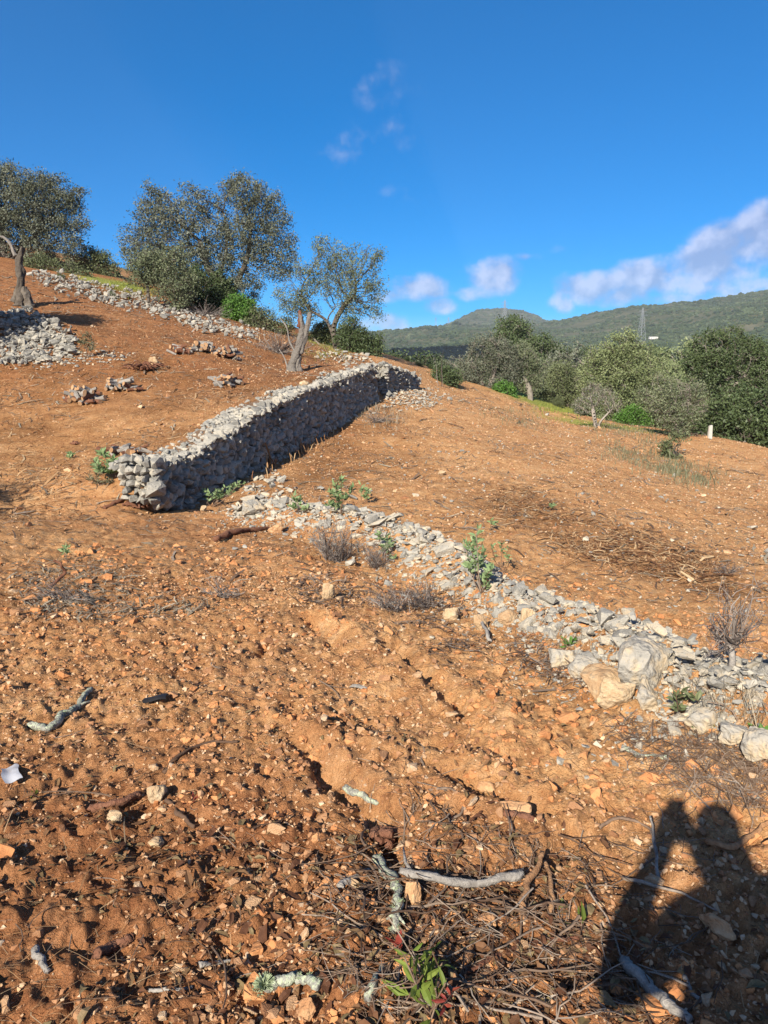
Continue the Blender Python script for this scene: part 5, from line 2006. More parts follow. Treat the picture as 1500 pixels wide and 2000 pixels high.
def branch(name, label, pts, w, matname, seed, lift=.35, lump=.12, taper=.75, cat='branch', extra=None):
    """pts: photo pixels along the piece (optionally a height in cm); w: width in photo pixels"""
    g = []
    for q in pts:
        a = G(q[0], q[1])
        if len(q) > 2:
            # raised points stay on their line of sight
            c = Vector((0, 0, CAMZ))
            d = (a - c)
            k = 1 - (q[2] / 100) / max(CAMZ - a.z, .2)
            a = c + d * k
        g.append(a)
    D = (g[0] - Vector((0, 0, CAMZ))).length
    r0 = w * D / FPX / 2
    path = smooth_path(g, 8)
    m = len(path)
    rr = random.Random(seed)
    path = [q + Vector((rr.uniform(-1, 1), rr.uniform(-1, 1), rr.uniform(-.5, .5))) * r0 * .22 + Vector((math.sin(i_ * .9 + seed), math.cos(i_ * .7 + seed), 0)) * r0 * .35 + Vector((0, 0, r0 * lift * 2)) for i_, q in enumerate(path)]
    rad = [r0 * (1 - (1 - taper) * i / (m - 1)) for i in range(m)]
    base = g[0].copy()
    v, t = tube([q - base for q in path], rad, 10, seed, lump, .32)
    th = thing(name, base, label, cat)
    obj('stem', mesh_from('stem', v, t, MATS[matname], smooth=True), th)
    for e in (extra or []):
        k = max(1, min(m - 2, int(e[0] * (m - 1))))
        d = Vector((e[1], e[2], e[3])).normalized() * e[4]
        q0 = path[k] - base
        q = [q0, q0 + d * .5 + Vector((rr.uniform(-.01, .01), rr.uniform(-.01, .01), 0)), q0 + d]
        v, t = tube(q, [rad[k] * .6, rad[k] * .45, rad[k] * .25], 6, seed, .1)
        obj('side_twig', mesh_from('side_twig', v, t, MATS[matname], smooth=True), th)
    return th, path


def lichen_tuft(parent, c, rad, seed, n=60):
    r = np.random.default_rng(seed)
    d = r.normal(size=(n, 3))
    d[:, 2] = np.abs(d[:, 2]) * .7
    d /= np.linalg.norm(d, axis=1)[:, None]
    e = np.cross(d, r.normal(size=(n, 3)))
    e /= np.linalg.norm(e, axis=1)[:, None]
    c = np.array(c[:])
    L = rad * r.uniform(.5, 1.1, (n, 1))
    a = c + d * rad * .1
    b = c + d * L
    w = rad * .04
    V = np.stack([a - e * w, a + e * w, b + e * w * .8, b - e * w * .8], 1).reshape(-1, 3)
    o = obj('lichen', mesh_from('lichen', V, np.arange(n * 4).reshape(-1, 4), MATS['lichen'], np.repeat(r.random(n), 4)), parent)
    return o


def soft(parent, path, r, seed, n=14, size=.012):
    """lichen crust tufts along a branch"""
    rr = random.Random(seed)
    base = Vector(parent.location)
    for k in range(n):
        q = path[rr.randrange(len(path))] - base
        lichen_tuft(parent, q + Vector((rr.uniform(-1, 1), rr.uniform(-1, 1), rr.uniform(.2, 1))) * r, size * rr.uniform(.6, 1.4), seed + k, 26)


t, pa = branch('lichen_branch', 'pale lichen-covered crooked branch lying at left', [(62, 1422), (95, 1430), (125, 1400), (150, 1390), (175, 1352)], 14, 'lichen_wood', 701, extra=[(.75, .5, .6, .1, .07)])
soft(t, pa, .012, 702, 10)
t, pa = branch('lichen_branch', 'thick pale green lichened branch bent in the middle foreground', [(734, 1690), (762, 1722), (778, 1750), (775, 1785), (770, 1830)], 15, 'lichen_wood', 703, lift=.8, extra=[(.7, -.4, -.8, .0, .08), (.8, .3, -.8, .0, .06)])
soft(t, pa, .012, 704, 16)
branch('grey_branch', 'long smooth grey branch right of the lichened one', [(780, 1712, 3), (850, 1722, 4), (925, 1733, 4), (975, 1722, 4), (1022, 1712, 5)], 13, 'grey_wood', 705, taper=1.1, extra=[(.6, .6, .3, .0, .15), (.15, -.2, .8, .1, .12)])
branch('forked_root', 'tan forked root standing up left of the shadow', [(1028, 1800), (1020, 1775, 2), (1032, 1730, 5), (1062, 1675, 6)], 14, 'root_wood', 706, taper=.7)
branch('root_prong', 'thinner tan prong leaning against the forked root', [(1074, 1790), (1078, 1745, 3), (1066, 1690, 5)], 9, 'root_wood', 707)
t, pa = branch('lichen_stub', 'short grey stub with a bushy lichen head at the bottom', [(522, 1945), (560, 1925), (590, 1922), (622, 1935)], 18, 'lichen_wood', 708, lift=.6, taper=.8)
lichen_tuft(t, pa[0] - Vector(t.location) + Vector((0, 0, .01)), .03, 709, 420)
soft(t, pa, .012, 710, 8)
t = thing('lichen_clump', G(498, 1945), 'loose pale green clump of lichen beside the grey stub', 'lichen')
lichen_tuft(t, Vector((0, 0, .005)), .026, 711, 360)
t, pa = branch('grey_stick', 'weathered grey stick at the lower edge of the shadow', [(1215, 1885), (1262, 1935), (1305, 1972), (1350, 2010)], 17, 'grey_wood', 712, lift=.6)
branch('grey_stick', 'short grey stick inside the shadow near the bottom', [(1335, 1910), (1350, 1940), (1370, 1962)], 8, 'grey_wood', 713)
branch('brown_stick', 'reddish brown bark stick left of the pink stone', [(180, 1588), (220, 1575), (275, 1560)], 15, 'brown_bark', 714)
branch('brown_stick', 'grey brown stick pointing away from the pink stone', [(325, 1568), (352, 1595), (380, 1618)], 9, 'twig_single', 715)
branch('thin_branch', 'long arched thin branch on the bare patch at left', [(320, 1515), (350, 1480), (400, 1455), (465, 1452)], 8, 'twig_single', 716, taper=.5)
branch('grey_twig', 'pale grey twig in the left wheel rut', [(672, 1545), (705, 1560), (735, 1577)], 12, 'lichen_wood', 717, extra=[(.5, .6, .5, .1, .06)])
branch('dark_stick', 'dark half-buried stick at the end of the right rut', [(985, 1590), (1030, 1600), (1062, 1608)], 14, 'brown_bark', 718, lift=.1)
branch('bent_twig', 'thin bent twig on the soil between the ruts', [(838, 1545), (885, 1545), (905, 1580), (880, 1605), (838, 1610)], 5, 'twig_single', 719)
branch('grey_twig', 'pale chipped twig left of the lichened branch', [(665, 1735), (690, 1722), (722, 1703)], 12, 'grey_wood', 720)
branch('brown_stick', 'dark straight stick crossing the leaf litter', [(665, 1850), (700, 1815), (750, 1755)], 9, 'twig_single', 721, lift=1.0)
branch('grey_twig', 'white splintered piece of wood at lower left', [(390, 1890), (430, 1885), (470, 1877)], 10, 'grey_wood', 722, taper=.3)
branch('brown_stick', 'short dark stick on end at lower left', [(67, 1860), (80, 1880), (95, 1905)], 11, 'grey_wood', 723)
branch('grey_twig', 'slender grey twig near the bottom left', [(290, 1937), (335, 1935), (375, 1932)], 6, 'grey_wood', 724)
branch('bark_strip', 'dark heap of bark strips at lower left', [(190, 1868), (225, 1855), (258, 1838)], 18, 'brown_bark', 725)
branch('dead_root', 'dark red fibrous dead root below the wall corner', [(425, 1060), (450, 1048), (490, 1040), (530, 1038)], 13, 'brown_bark', 726, lift=.5, taper=.6)
branch('brown_stick', 'brown stick half sunk below the wall end', [(205, 996), (225, 985), (248, 975)], 8, 'brown_bark', 727)
branch('curved_branch', 'dark curved branch sticking up among dead stalks at left', [(95, 1150), (125, 1125, 15), (118, 1105, 25), (105, 1098, 30)], 6, 'brown_bark', 728)
branch('grey_stick', 'dark stick leaning over the ridge stones', [(935, 1205, 6), (950, 1235, 6), (957, 1258)], 7, 'grey_wood', 729)
branch('thin_branch', 'thin pale branch over the upper edge of the shadow', [(1215, 1725), (1260, 1735), (1330, 1755), (1400, 1790)], 6, 'twig_single', 730, taper=.5, lift=1.5)
branch('thin_branch', 'upright thin twig at the left edge of the shadow', [(1285, 1720), (1280, 1660, 6), (1270, 1598, 12)], 6, 'grey_wood', 731)
branch('thin_branch', 'pale twig on the earth left of the phone shadow', [(1170, 1620), (1210, 1600), (1260, 1615), (1275, 1635)], 6, 'twig_single', 732)
branch('brown_stick', 'curved brown branch in the right part of the shadow', [(1380, 1655), (1430, 1665), (1470, 1640), (1500, 1615)], 11, 'root_wood', 733, lift=.8)
branch('grey_stick', 'grey branch on the ground below the ridge at right', [(1215, 1465), (1255, 1480), (1300, 1482)], 9, 'lichen_wood', 734)
branch('brown_stick', 'long brown branch low in front of the green sprouts', [(900, 1915), (960, 1880), (1040, 1850), (1130, 1838)], 9, 'brown_bark', 735, lift=.8)
branch('grey_twig', 'grey twig with pale bark below the lichened branch', [(715, 1965), (730, 1930), (745, 1895)], 14, 'lichen_wood', 736)
branch('field_stick', 'long dark stick lying on the open field', [(1385, 1225), (1420, 1235), (1450, 1245)], 5, 'brown_bark', 737)


def bark_wad():
    g = G(760, 1662)
    parts = []
    rr = random.Random(5)
    t = thing('bark_wad', g, 'dark brown curled wad of bark at the head of the lichened branch', 'bark')
    for k in range(4):
        a = rr.uniform(0, 3)
        q = [Vector((rr.uniform(-.035, .035) + .03 * math.cos(a + s), rr.uniform(-.02, .02) + .03 * math.sin(a + s), .02 + .012 * k + .01 * s)) for s in (0, .8, 1.6, 2.4)]
        v, f = tube(smooth_path(q, 3), [.016] * 10, 6, k, .2)
        obj('bark_curl', mesh_from('bark_curl', v, f, MATS['brown_bark'], smooth=True), t)


bark_wad()


def scrap(name, label, px, py, w, h, matname, rz, seed, cat):
    g = G(px, py)
    D = (g - Vector((0, 0, CAMZ))).length
    W, H = w * D / FPX, h * D / FPX
    nx, ny = 6, 10
    rr = random.Random(seed)
    V, T = [], []
    for layer in (0, 1):
        for j in range(ny + 1):
            for i in range(nx + 1):
                x, y = (i / nx - .5) * W, (j / ny - .5) * H
                x += .10 * W * math.sin(j * .55 + seed)
                z = .005 * math.sin(i * .9 + seed) + .010 * math.sin(j * .45) + .002 * math.sin(i * j * .3) + .016 - layer * .0012
                V.append((x, y, z))
    k = (nx + 1) * (ny + 1)
    for j in range(ny):
        for i in range(nx):
            a = j * (nx + 1) + i
            T.append((a, a + 1, a + nx + 2, a + nx + 1))
            T.append((a + k, a + nx + 1 + k, a + nx + 2 + k, a + 1 + k))
    o = obj(name, mesh_from(name, np.array(V), np.array(T), MATS[matname], smooth=True), None, g)
    o.rotation_euler = (0, 0, R(rz))
    tag(o, label, cat)


scrap('plastic_scrap', 'crumpled white plastic scrap at the left edge', 22, 1518, 26, 62, 'white_plastic', 35, 3, 'litter')
scrap('rubber_scrap', 'shiny black curled scrap on the soil at left', 305, 1368, 40, 30, 'black_plastic', 20, 4, 'litter')
scrap('bark_flake', 'grey weathered flake of wood on the soil in the middle', 705, 1348, 42, 16, 'grey_wood', -20, 6, 'wood')

# ------------------------------------------------------------------ leafy plants


def plant(name, label, base, stems, leaf, seed, matname='cistus_leaf', stem_mat='twig_single', cat='plant', n_leaf=16, lift=0, droop=.2, group=None, lw=1.0):
    """stems: list of photo pixels of the stem tips"""
    g = G(*base) + Vector((0, 0, lift))
    t = thing(name, g, label, cat, group)
    D = g.y
    r = np.random.default_rng(seed)
    P_, M_, S_ = [], [], []
    for (tx, ty) in stems:
        tip = P(tx, ty, D + r.uniform(-.12, .12))
        q = [g, g.lerp(tip, .35) + Vector(r.normal(0, .03, 3)), g.lerp(tip, .7) + Vector(r.normal(0, .03, 3)), tip]
        path = smooth_path(q, 5)
        L = (tip - g).length
        v, f = tube([x - g for x in path], [L * .010 * (1 - .6 * i / (len(path) - 1)) + .0012 for i in range(len(path))], 5, seed)
        obj('stem', mesh_from('stem', v, f, MATS[stem_mat], smooth=True), t)
        for k in range(n_leaf):
            u = r.uniform(.35, 1.0) ** .7
            x = path[min(len(path) - 1, int(u * (len(path) - 1)))] - g
            d = r.normal(size=3)
            d[2] = abs(d[2]) * .8 + .35 - droop
            d /= np.linalg.norm(d)
            e = np.cross(d, r.normal(size=3))
            e /= np.linalg.norm(e)
            s = leaf * r.uniform(.6, 1.2) * 1.25
            P_.append(np.array(x) + d * s * .5)
            M_.append(np.stack([d, e, np.cross(d, e)], 1))
            S_.append((s, s * lw, s))
    v, f, q = join_inst(FLATLEAF, np.array(P_), np.array(M_), np.array(S_))
    o = obj('leaves', mesh_from('leaves', v, f, MATS[matname], q), t)
    return t


plant('cistus_plant', 'tall leafy green plant on the ridge below the wall', (665, 1010), [(655, 945), (668, 935), (645, 960), (690, 950), (672, 975), (640, 985), (665, 990)], .075, 801, n_leaf=26)
plant('cistus_plant', 'small green sprig right of the tall ridge plant', (708, 985), [(705, 945), (718, 955), (722, 962)], .07, 802, n_leaf=22)
plant('cistus_plant', 'low grey green sprig at the upper end of the ridge', (585, 1005), [(575, 968), (588, 975), (570, 990), (595, 990)], .07, 803, n_leaf=22)
plant('cistus_plant', 'leafy plant growing through the dry shrub on the ridge', (750, 1090), [(742, 1040), (755, 1045), (765, 1060), (745, 1065), (770, 1090)], .06, 804, n_leaf=22)
plant('cistus_plant', 'tall many-stemmed green plant on the edge of the ridge', (940, 1160), [(930, 1040), (935, 1028), (918, 1060), (905, 1055), (945, 1075), (960, 1105), (920, 1100), (950, 1130), (965, 1110)], .058, 805, n_leaf=26)
plant('cistus_plant', 'thin sprigs beside the tall plant on the ridge edge', (985, 1120), [(980, 1060), (995, 1070), (960, 1062), (992, 1085)], .05, 806, n_leaf=16)
plant('weed', 'small weed in the soil left of the collapsed wall', (128, 1092), [(120, 1072), (136, 1070), (130, 1080)], .05, 807, n_leaf=18)
plant('weed_clump', 'green weeds growing over the near end of the wall', (225, 935), [(180, 895), (200, 888), (215, 892), (235, 900), (250, 905), (190, 905), (225, 905), (262, 915), (210, 915)], .10, 808, n_leaf=34)
plant('weed_clump', 'brownish weeds over the stones of the wall end', (285, 935), [(265, 905), (280, 900), (295, 910), (250, 915), (300, 920)], .07, 827, 'grass_grey', n_leaf=24, lw=.5)
plant('weed_clump', 'dry green weeds at the left foot of the wall end', (195, 950), [(175, 930), (190, 925), (205, 930), (185, 938), (215, 940)], .08, 809, 'grass_grey', n_leaf=26, lw=.4)
plant('weed_clump', 'green leafy weeds at the dark foot of the wall', (415, 990), [(395, 960), (408, 965), (425, 955), (440, 950), (455, 945), (430, 965), (478, 945), (465, 940)], .06, 810, n_leaf=26)
plant('weed_clump', 'wispy yellow green weed right of the field stone heap', (170, 700), [(160, 655), (172, 650), (180, 662), (155, 668), (168, 665), (185, 675)], .13, 826, 'grass_grey', n_leaf=30, lw=.4)
plant('weed', 'tiny green weed on the terrace above the wall end', (138, 898), [(132, 884), (142, 886)], .07, 811, n_leaf=18)
plant('weed', 'single green sprig in the brown band of the field', (1080, 1000), [(1075, 985), (1083, 988)], .06, 812, n_leaf=18)
plant('weed', 'single green sprig left of the brown band', (960, 1035), [(955, 1012), (962, 1018)], .06, 813, n_leaf=14)
plant('ridge_weed', 'small green rosette among the ridge stones', (1112, 1262), [(1105, 1255), (1118, 1252), (1112, 1258)], .035, 814, 'fresh_leaf', n_leaf=12)
plant('ridge_weed', 'green rosette on the pale stones near the right edge', (1380, 1432), [(1372, 1424), (1388, 1422), (1380, 1428)], .035, 815, 'fresh_leaf', n_leaf=12)
plant('ridge_weed', 'green tuft at the right picture edge', (1488, 1442), [(1480, 1432), (1495, 1430), (1488, 1436)], .035, 816, 'fresh_leaf', n_leaf=12)
plant('ridge_weed', 'green weeds just right of the largest boulder', (1340, 1372), [(1320, 1355), (1335, 1360), (1350, 1362), (1365, 1370)], .04, 817, 'bush_leaf', n_leaf=14)
plant('green_sprout', 'yellow green sprouting shoots in the litter at the bottom', (810, 1950), [(790, 1870), (850, 1855), (865, 1880), (800, 1900), (780, 1930), (830, 1900), (845, 1860)], .042, 818, 'green_leaf', n_leaf=5, lw=.8)
plant('green_sprout', 'green leaves hanging at the bottom edge', (850, 1990), [(790, 1960), (815, 1950), (850, 1930), (870, 1920)], .055, 819, 'green_leaf', n_leaf=5, lw=.8)
plant('green_sprout', 'two pale green leaves near the forked root', (1110, 1800), [(1090, 1775), (1125, 1800), (1140, 1815)], .045, 820, 'green_leaf', n_leaf=3)
plant('red_sprig', 'small red leaved sprig at the bottom edge', (855, 1992), [(830, 1985), (845, 1978), (862, 1968)], .03, 821, 'red_leaf', n_leaf=8, lw=.7)
plant('red_sprig', 'red leaves in the litter under the lichened branch', (790, 1860), [(775, 1845), (795, 1840)], .045, 822, 'red_leaf', n_leaf=3, lw=.9)
plant('red_sprig', 'dry red fern tip below the pink stone', (385, 1580), [(360, 1572), (395, 1575), (408, 1578)], .022, 823, 'red_leaf', n_leaf=14, lw=.6)
plant('green_leaf_sprig', 'single bright leaf on the dark soil at left', (73, 1555), [(74, 1550)], .03, 824, 'green_leaf', n_leaf=2)


def bush(name, label, base, tips, seed, n=60, matname='grey_wood', thick=.004, cat='shrub', spread=.25, trunk=None):
    """leafless twiggy shrub"""
    g = G(*base)
    D = g.y
    r = np.random.default_rng(seed)
    t = thing(name, g, label, cat)
    parts = []
    if trunk:
        v, f = tube([Vector((0, 0, -.05)), Vector((.01, 0, trunk * .5)), Vector((0, 0, trunk))], [thick * 5, thick * 4, thick * 3.2], 6, seed, .1)
        obj('stem', mesh_from('stem', v, f, MATS[matname], smooth=True), t)
    z0 = Vector((0, 0, trunk or 0))
    P_ = []
    for k in range(n):
        tx, ty = tips[int(r.integers(0, len(tips)))]
        tip = P(tx + r.normal(0, 9), ty + r.normal(0, 9), D + r.normal(0, spread)) - g
        s = z0 + Vector((r.normal(0, thick * 3), r.normal(0, thick * 3), 0)) if trunk else Vector((r.normal(0, .06), r.normal(0, .06), -.01))
        m1 = s.lerp(tip, .4) + Vector(r.normal(0, .05, 3)) * (tip.length * .8)
        m2 = s.lerp(tip, .75) + Vector(r.normal(0, .05, 3)) * (tip.length * .8)
        path = smooth_path([s, m1, m2, tip], 3)
        w = thick * r.uniform(.6, 1.2)
        parts.append(tube(path, [w * (1 - .7 * i / (len(path) - 1)) for i in range(len(path))], 3, k))
        for j in range(3):
            a = path[int(r.integers(3, len(path)))]
            b = a + Vector(r.normal(0, 1, 3)).normalized() * tip.length * r.uniform(.08, .25)
            parts.append(tube([a, a.lerp(b, .5) + Vector(r.normal(0, .01, 3)), b], [w * .5, w * .4, w * .25], 3, j))
    v, f = merge(parts)
    rn = np.repeat(r.random(len(parts)), [len(x[0]) for x in parts])
    o = obj('twigs', mesh_from('twigs', v, f, MATS['bush_twig'], rn), t)
    o['kind'] = 'stuff'
    return t


material('bush_twig', [(0, (.045, .032, .027)), (.4, (.10, .078, .067)), (.75, (.18, .155, .138)), (1, (.28, .255, .23))], 6, nfac=.3, rfac=.8, src='attr', bump=0)
bush('dry_shrub', 'dense grey leafless shrub on the collapsed ridge', (655, 1095), [(620, 1030), (640, 1020), (660, 1025), (680, 1035), (700, 1050), (630, 1060), (670, 1060), (610, 1050)], 901, 110, thick=.005)
bush('dry_shrub', 'thin grey shrub beside the ridge plant', (735, 1110), [(715, 1060), (735, 1065), (755, 1070), (770, 1085), (720, 1080)], 902, 70, thick=.004)
bush('dry_shrub', 'low purple grey shrub left of the ridge stones', (830, 1185), [(800, 1150), (830, 1145), (850, 1155), (810, 1165), (790, 1170), (845, 1175)], 903, 80, thick=.004)
bush('dry_shrub', 'brown tangled brush under the dry shrubs', (770, 1190), [(735, 1160), (760, 1150), (785, 1165), (745, 1180), (720, 1170)], 904, 70, thick=.004)
bush('bare_bush', 'bare branching bush standing at the right picture edge', (1424, 1318), [(1385, 1290), (1500, 1270), (1375, 1210), (1420, 1150), (1480, 1150), (1390, 1220), (1405, 1200), (1430, 1180), (1450, 1170), (1470, 1190), (1490, 1210), (1400, 1260), (1460, 1240), (1480, 1250), (1440, 1210), (1385, 1250), (1500, 1180)], 905, 75, thick=.0038, trunk=.14, spread=.12)
bush('dry_shrub', 'wispy grey stalks among dead grass at left', (120, 1170), [(70, 1140), (100, 1130), (140, 1150), (170, 1160), (60, 1160), (180, 1175)], 906, 60, thick=.003)
bush('dry_shrub', 'pale dead stalks with reddish tips left of the ridge', (430, 1165), [(400, 1140), (430, 1130), (450, 1150), (390, 1160), (470, 1160)], 907, 46, thick=.004)
bush('dry_shrub', 'grey twiggy shrub low in the field below the wall', (735, 825), [(715, 810), (735, 805), (760, 815), (775, 820)], 908, 60, thick=.008)
bush('dry_shrub', 'dry weeds standing in front of the dark wall foot', (355, 985), [(345, 955), (360, 950), (370, 960), (330, 960), (350, 965)], 909, 34, thick=.006)
bush('dry_shrub', 'tangled dead branches behind the dead trunk', (545, 690), [(520, 660), (545, 655), (570, 665), (500, 670), (590, 660), (530, 672), (610, 675)], 910, 90, thick=.012)
bush('dry_shrub', 'dead brushwood in front of the hilltop shrubs', (400, 618), [(380, 600), (400, 598), (420, 605), (440, 610)], 911, 60, thick=.012)
bush('white_branches', 'bleached dead branches beneath the carob at the right edge', (1440, 850), [(1425, 800), (1450, 795), (1475, 800), (1490, 790), (1460, 815), (1435, 780), (1485, 830)], 912, 16, thick=.035, spread=.5)
bush('dead_stalk', 'pale dead branch sticking out of the evergreen near the wall end', (860, 755), [(868, 695), (862, 705)], 913, 3, thick=.016, spread=.1)
bush('dry_shrub', 'small grey bush on the field near the right edge', (1420, 1120), [(1400, 1105), (1430, 1100), (1450, 1110)], 914, 40, thick=.004)
tree('shooting_stump', 'gnarled black stump with green shoots alone on the field', 'stump', (1318, 903), 23.5, [[(1318, 903), (1316, 880), (1326, 862), (1318, 850)], [(1318, 903), (1326, 868), (1340, 852)]],
     [(1305, 872, 14), (1300, 885, 12), (1322, 878, 12), (1315, 895, 12)], 51, n_attr=160, step=.09, kill=.13, infl=.8, leafmat='bush_leaf', bark='bark', trunk_r=.10, leaf=.09, per=12, spread=.09)


def trunk_thing(name, label, D, base, paths, mats, seed, w):
    """dead standing trunk of several gnarled stems"""
    b = P(base[0], base[1], D)
    b.z = float(hg(b.x, b.y)) - .1
    t = thing(name, b, label, 'dead tree')
    for i, (pts, ra, m) in enumerate(zip(paths, w, mats)):
        q = [P(x[0], x[1], D + (x[2] if len(x) > 2 else 0)) - b for x in pts]
        q = smooth_path(q, 8)
        k = len(q)
        rr = random.Random(seed + i)
        rad = [float(np.interp(j / (k - 1), np.linspace(0, 1, len(ra)), ra)) * D / FPX for j in range(k)]
        v, f = tube(q, rad, 16, seed + i, .06, .45)
        obj('trunk' if i == 0 else 'limb', mesh_from('trunk', v, f, MATS[m], smooth=True), t)
    return t


trunk_thing('dead_olive_trunk', 'grey hollow dead olive trunk with red heartwood beside the wall', 25.2, (575, 732),
            [[(572, 738), (570, 715), (580, 690), (588, 660), (590, 640), (586, 612)], [(585, 690), (595, 660), (602, 630), (606, 610)], [(584, 640), (587, 625), (585, 606)], [(590, 735), (582, 715), (584, 695)], [(560, 735), (568, 722), (572, 705)],
             [(578, 690), (566, 668), (560, 640), (548, 622)], [(563, 722), (556, 700), (545, 682)]],
            ['dead_wood', 'dead_wood', 'red_wood', 'dead_wood', 'dead_wood', 'grey_wood', 'grey_wood'], 61, [(14, 8, 7, 7, 6, 3), (6, 5, 4, 3), (5, 4, 2), (7, 6, 4), (8, 6, 4), (2.2, 1.4, .8), (1.5, 1, .6)])
trunk_thing('dead_olive_trunk', 'dark broken dead trunk with one pale branch at far left', 27, (45, 592),
            [[(40, 598), (38, 570), (40, 540), (38, 510), (44, 482)], [(30, 500), (22, 480), (8, 464), (-5, 462)], [(60, 600), (52, 580), (46, 560)], [(28, 590), (34, 575), (38, 560)]],
            ['bark', 'grey_wood', 'bark', 'bark'], 66, [(13, 7, 7, 6, 3), (3.5, 2.5, 2, 1), (9, 8, 5), (8, 6, 4)])

# ------------------------------------------------------------------ firewood piles on the terrace


def log_mesh(seed):
    v, t = tube([Vector((-.5, 0, 0)), Vector((-.15, .03, .02)), Vector((.2, -.02, .03)), Vector((.5, .02, 0))], [.16, .15, .14, .13], 7, seed, .12)
    me = mesh_from('log', v, t, MATS['grey_wood'], smooth=False)
    me.materials.append(MATS['log_end'])
    n = len(v)
    for p_ in me.polygons:
        if n - 2 in p_.vertices[:] or n - 1 in p_.vertices[:]:
            p_.material_index = 1
    return me


LOGS = [log_mesh(i) for i in range(5)]
LOGS2 = []
for me in LOGS:
    m2 = me.copy()
    m2.materials[0] = MATS['brown_bark']
    LOGS2.append(m2)


def woodpile(label, px, py, wpx, n, L, seed, hpx=14, brown=.3):
    g = G(px, py)
    r = random.Random(seed)
    t = thing('firewood_pile', g, label, 'firewood')
    W = wpx * g.y / FPX / 2
    H = hpx * g.y / FPX
    for k in range(n):
        u = r.gauss(0, .45)
        u = max(-1, min(1, u))
        x = u * W
        y = r.gauss(0, .3) * W
        hh = max(0, 1 - u * u - (y / W) ** 2) * H * r.random()
        z = float(hg(g.x + x, g.y + y)) - g.z + .04 + hh
        me = (LOGS2 if r.random() < brown else LOGS)[r.randrange(5)]
        o = obj('log', me, t, Vector((x, y, z)))
        s = L * r.uniform(.6, 1.2)
        o.scale = (s, s * r.uniform(.5, 1.1), s * r.uniform(.5, 1.1))
        o.rotation_euler = (r.uniform(-.4, .4), r.uniform(-.45, .45), r.uniform(0, 6.28))


woodpile('nearest grey firewood pile with twisted branches at left', 165, 783, 62, 44, .42, 1, 20)
woodpile('light split firewood pile right of the twisted one', 236, 762, 58, 30, .38, 2, 16, .1)
woodpile('round firewood pile in the middle of the terrace', 443, 752, 56, 40, .38, 3, 15, .1)
woodpile('dark small firewood pile left of two others', 352, 690, 30, 20, .42, 4, 12, .4)
woodpile('middle of the three firewood piles in a row', 397, 688, 40, 30, .42, 5, 15, .1)
woodpile('rightmost firewood pile of the three in a row', 448, 700, 48, 36, .42, 6, 18, .3)
woodpile('firewood on the near end of the wall', 230, 888, 70, 18, .34, 7, 12, .3)
woodpile('few split logs right of the firewood at the wall end', 275, 888, 34, 9, .30, 8, 9, .4)


def root_heap(label, px, py, wpx, seed, n=40):
    g = G(px, py)
    r = random.Random(seed)
    t = thing('root_heap', g, label, 'roots')
    W = wpx * g.y / FPX / 2
    for k in range(n):
        a = r.uniform(0, 6.28)
        d = Vector((math.cos(a), math.sin(a), 0))
        c = Vector((r.gauss(0, .3) * W, r.gauss(0, .2) * W, 0))
        L = W * r.uniform(.4, .9)
        q = [c, c + d * L * .4 + Vector((0, 0, L * r.uniform(.1, .6))), c + d * L + Vector((0, 0, r.uniform(.0, .25) * L))]
        v, f = tube(smooth_path(q, 3), [.03 * (1 - .1 * i) for i in range(7)], 5, k, .2)
        obj('root', mesh_from('root', v, f, MATS['brown_bark']), t)


root_heap('dark heap of dug up roots on the terrace', 280, 722, 70, 21)
root_heap('small dark root clump casting a shadow at left', 147, 868, 20, 22, 18)
root_heap('dug up brown roots below the wall end', 260, 990, 70, 23, 16)


def marker_post():
    g = P(1386, 853, 29)
    g.z = float(hg(g.x, g.y))
    bm = bmesh.new()
    bmesh.ops.create_cube(bm, size=1)
    bmesh.ops.scale(bm, vec=(.16, .16, .55), verts=bm.verts)
    bmesh.ops.translate(bm, vec=(0, 0, .2), verts=bm.verts)
    for v in bm.verts:
        if v.co.z > 0:
            v.co.x *= .8
            v.co.y *= .8
            v.co.z += .04 * (v.co.x > 0)
    bmesh.ops.bevel(bm, geom=list(bm.edges), offset=.02, segments=2, affect='EDGES')
    me = bpy.data.meshes.new('marker_post')
    bm.to_mesh(me)
    bm.free()
    me.materials.append(MATS['post_paint'])
    o = obj('marker_post', me, None, g)
    tag(o, 'short white boundary post at the edge of the field', 'post')


marker_post()

# ------------------------------------------------------------------ the photographer (behind the camera, seen as a shadow)


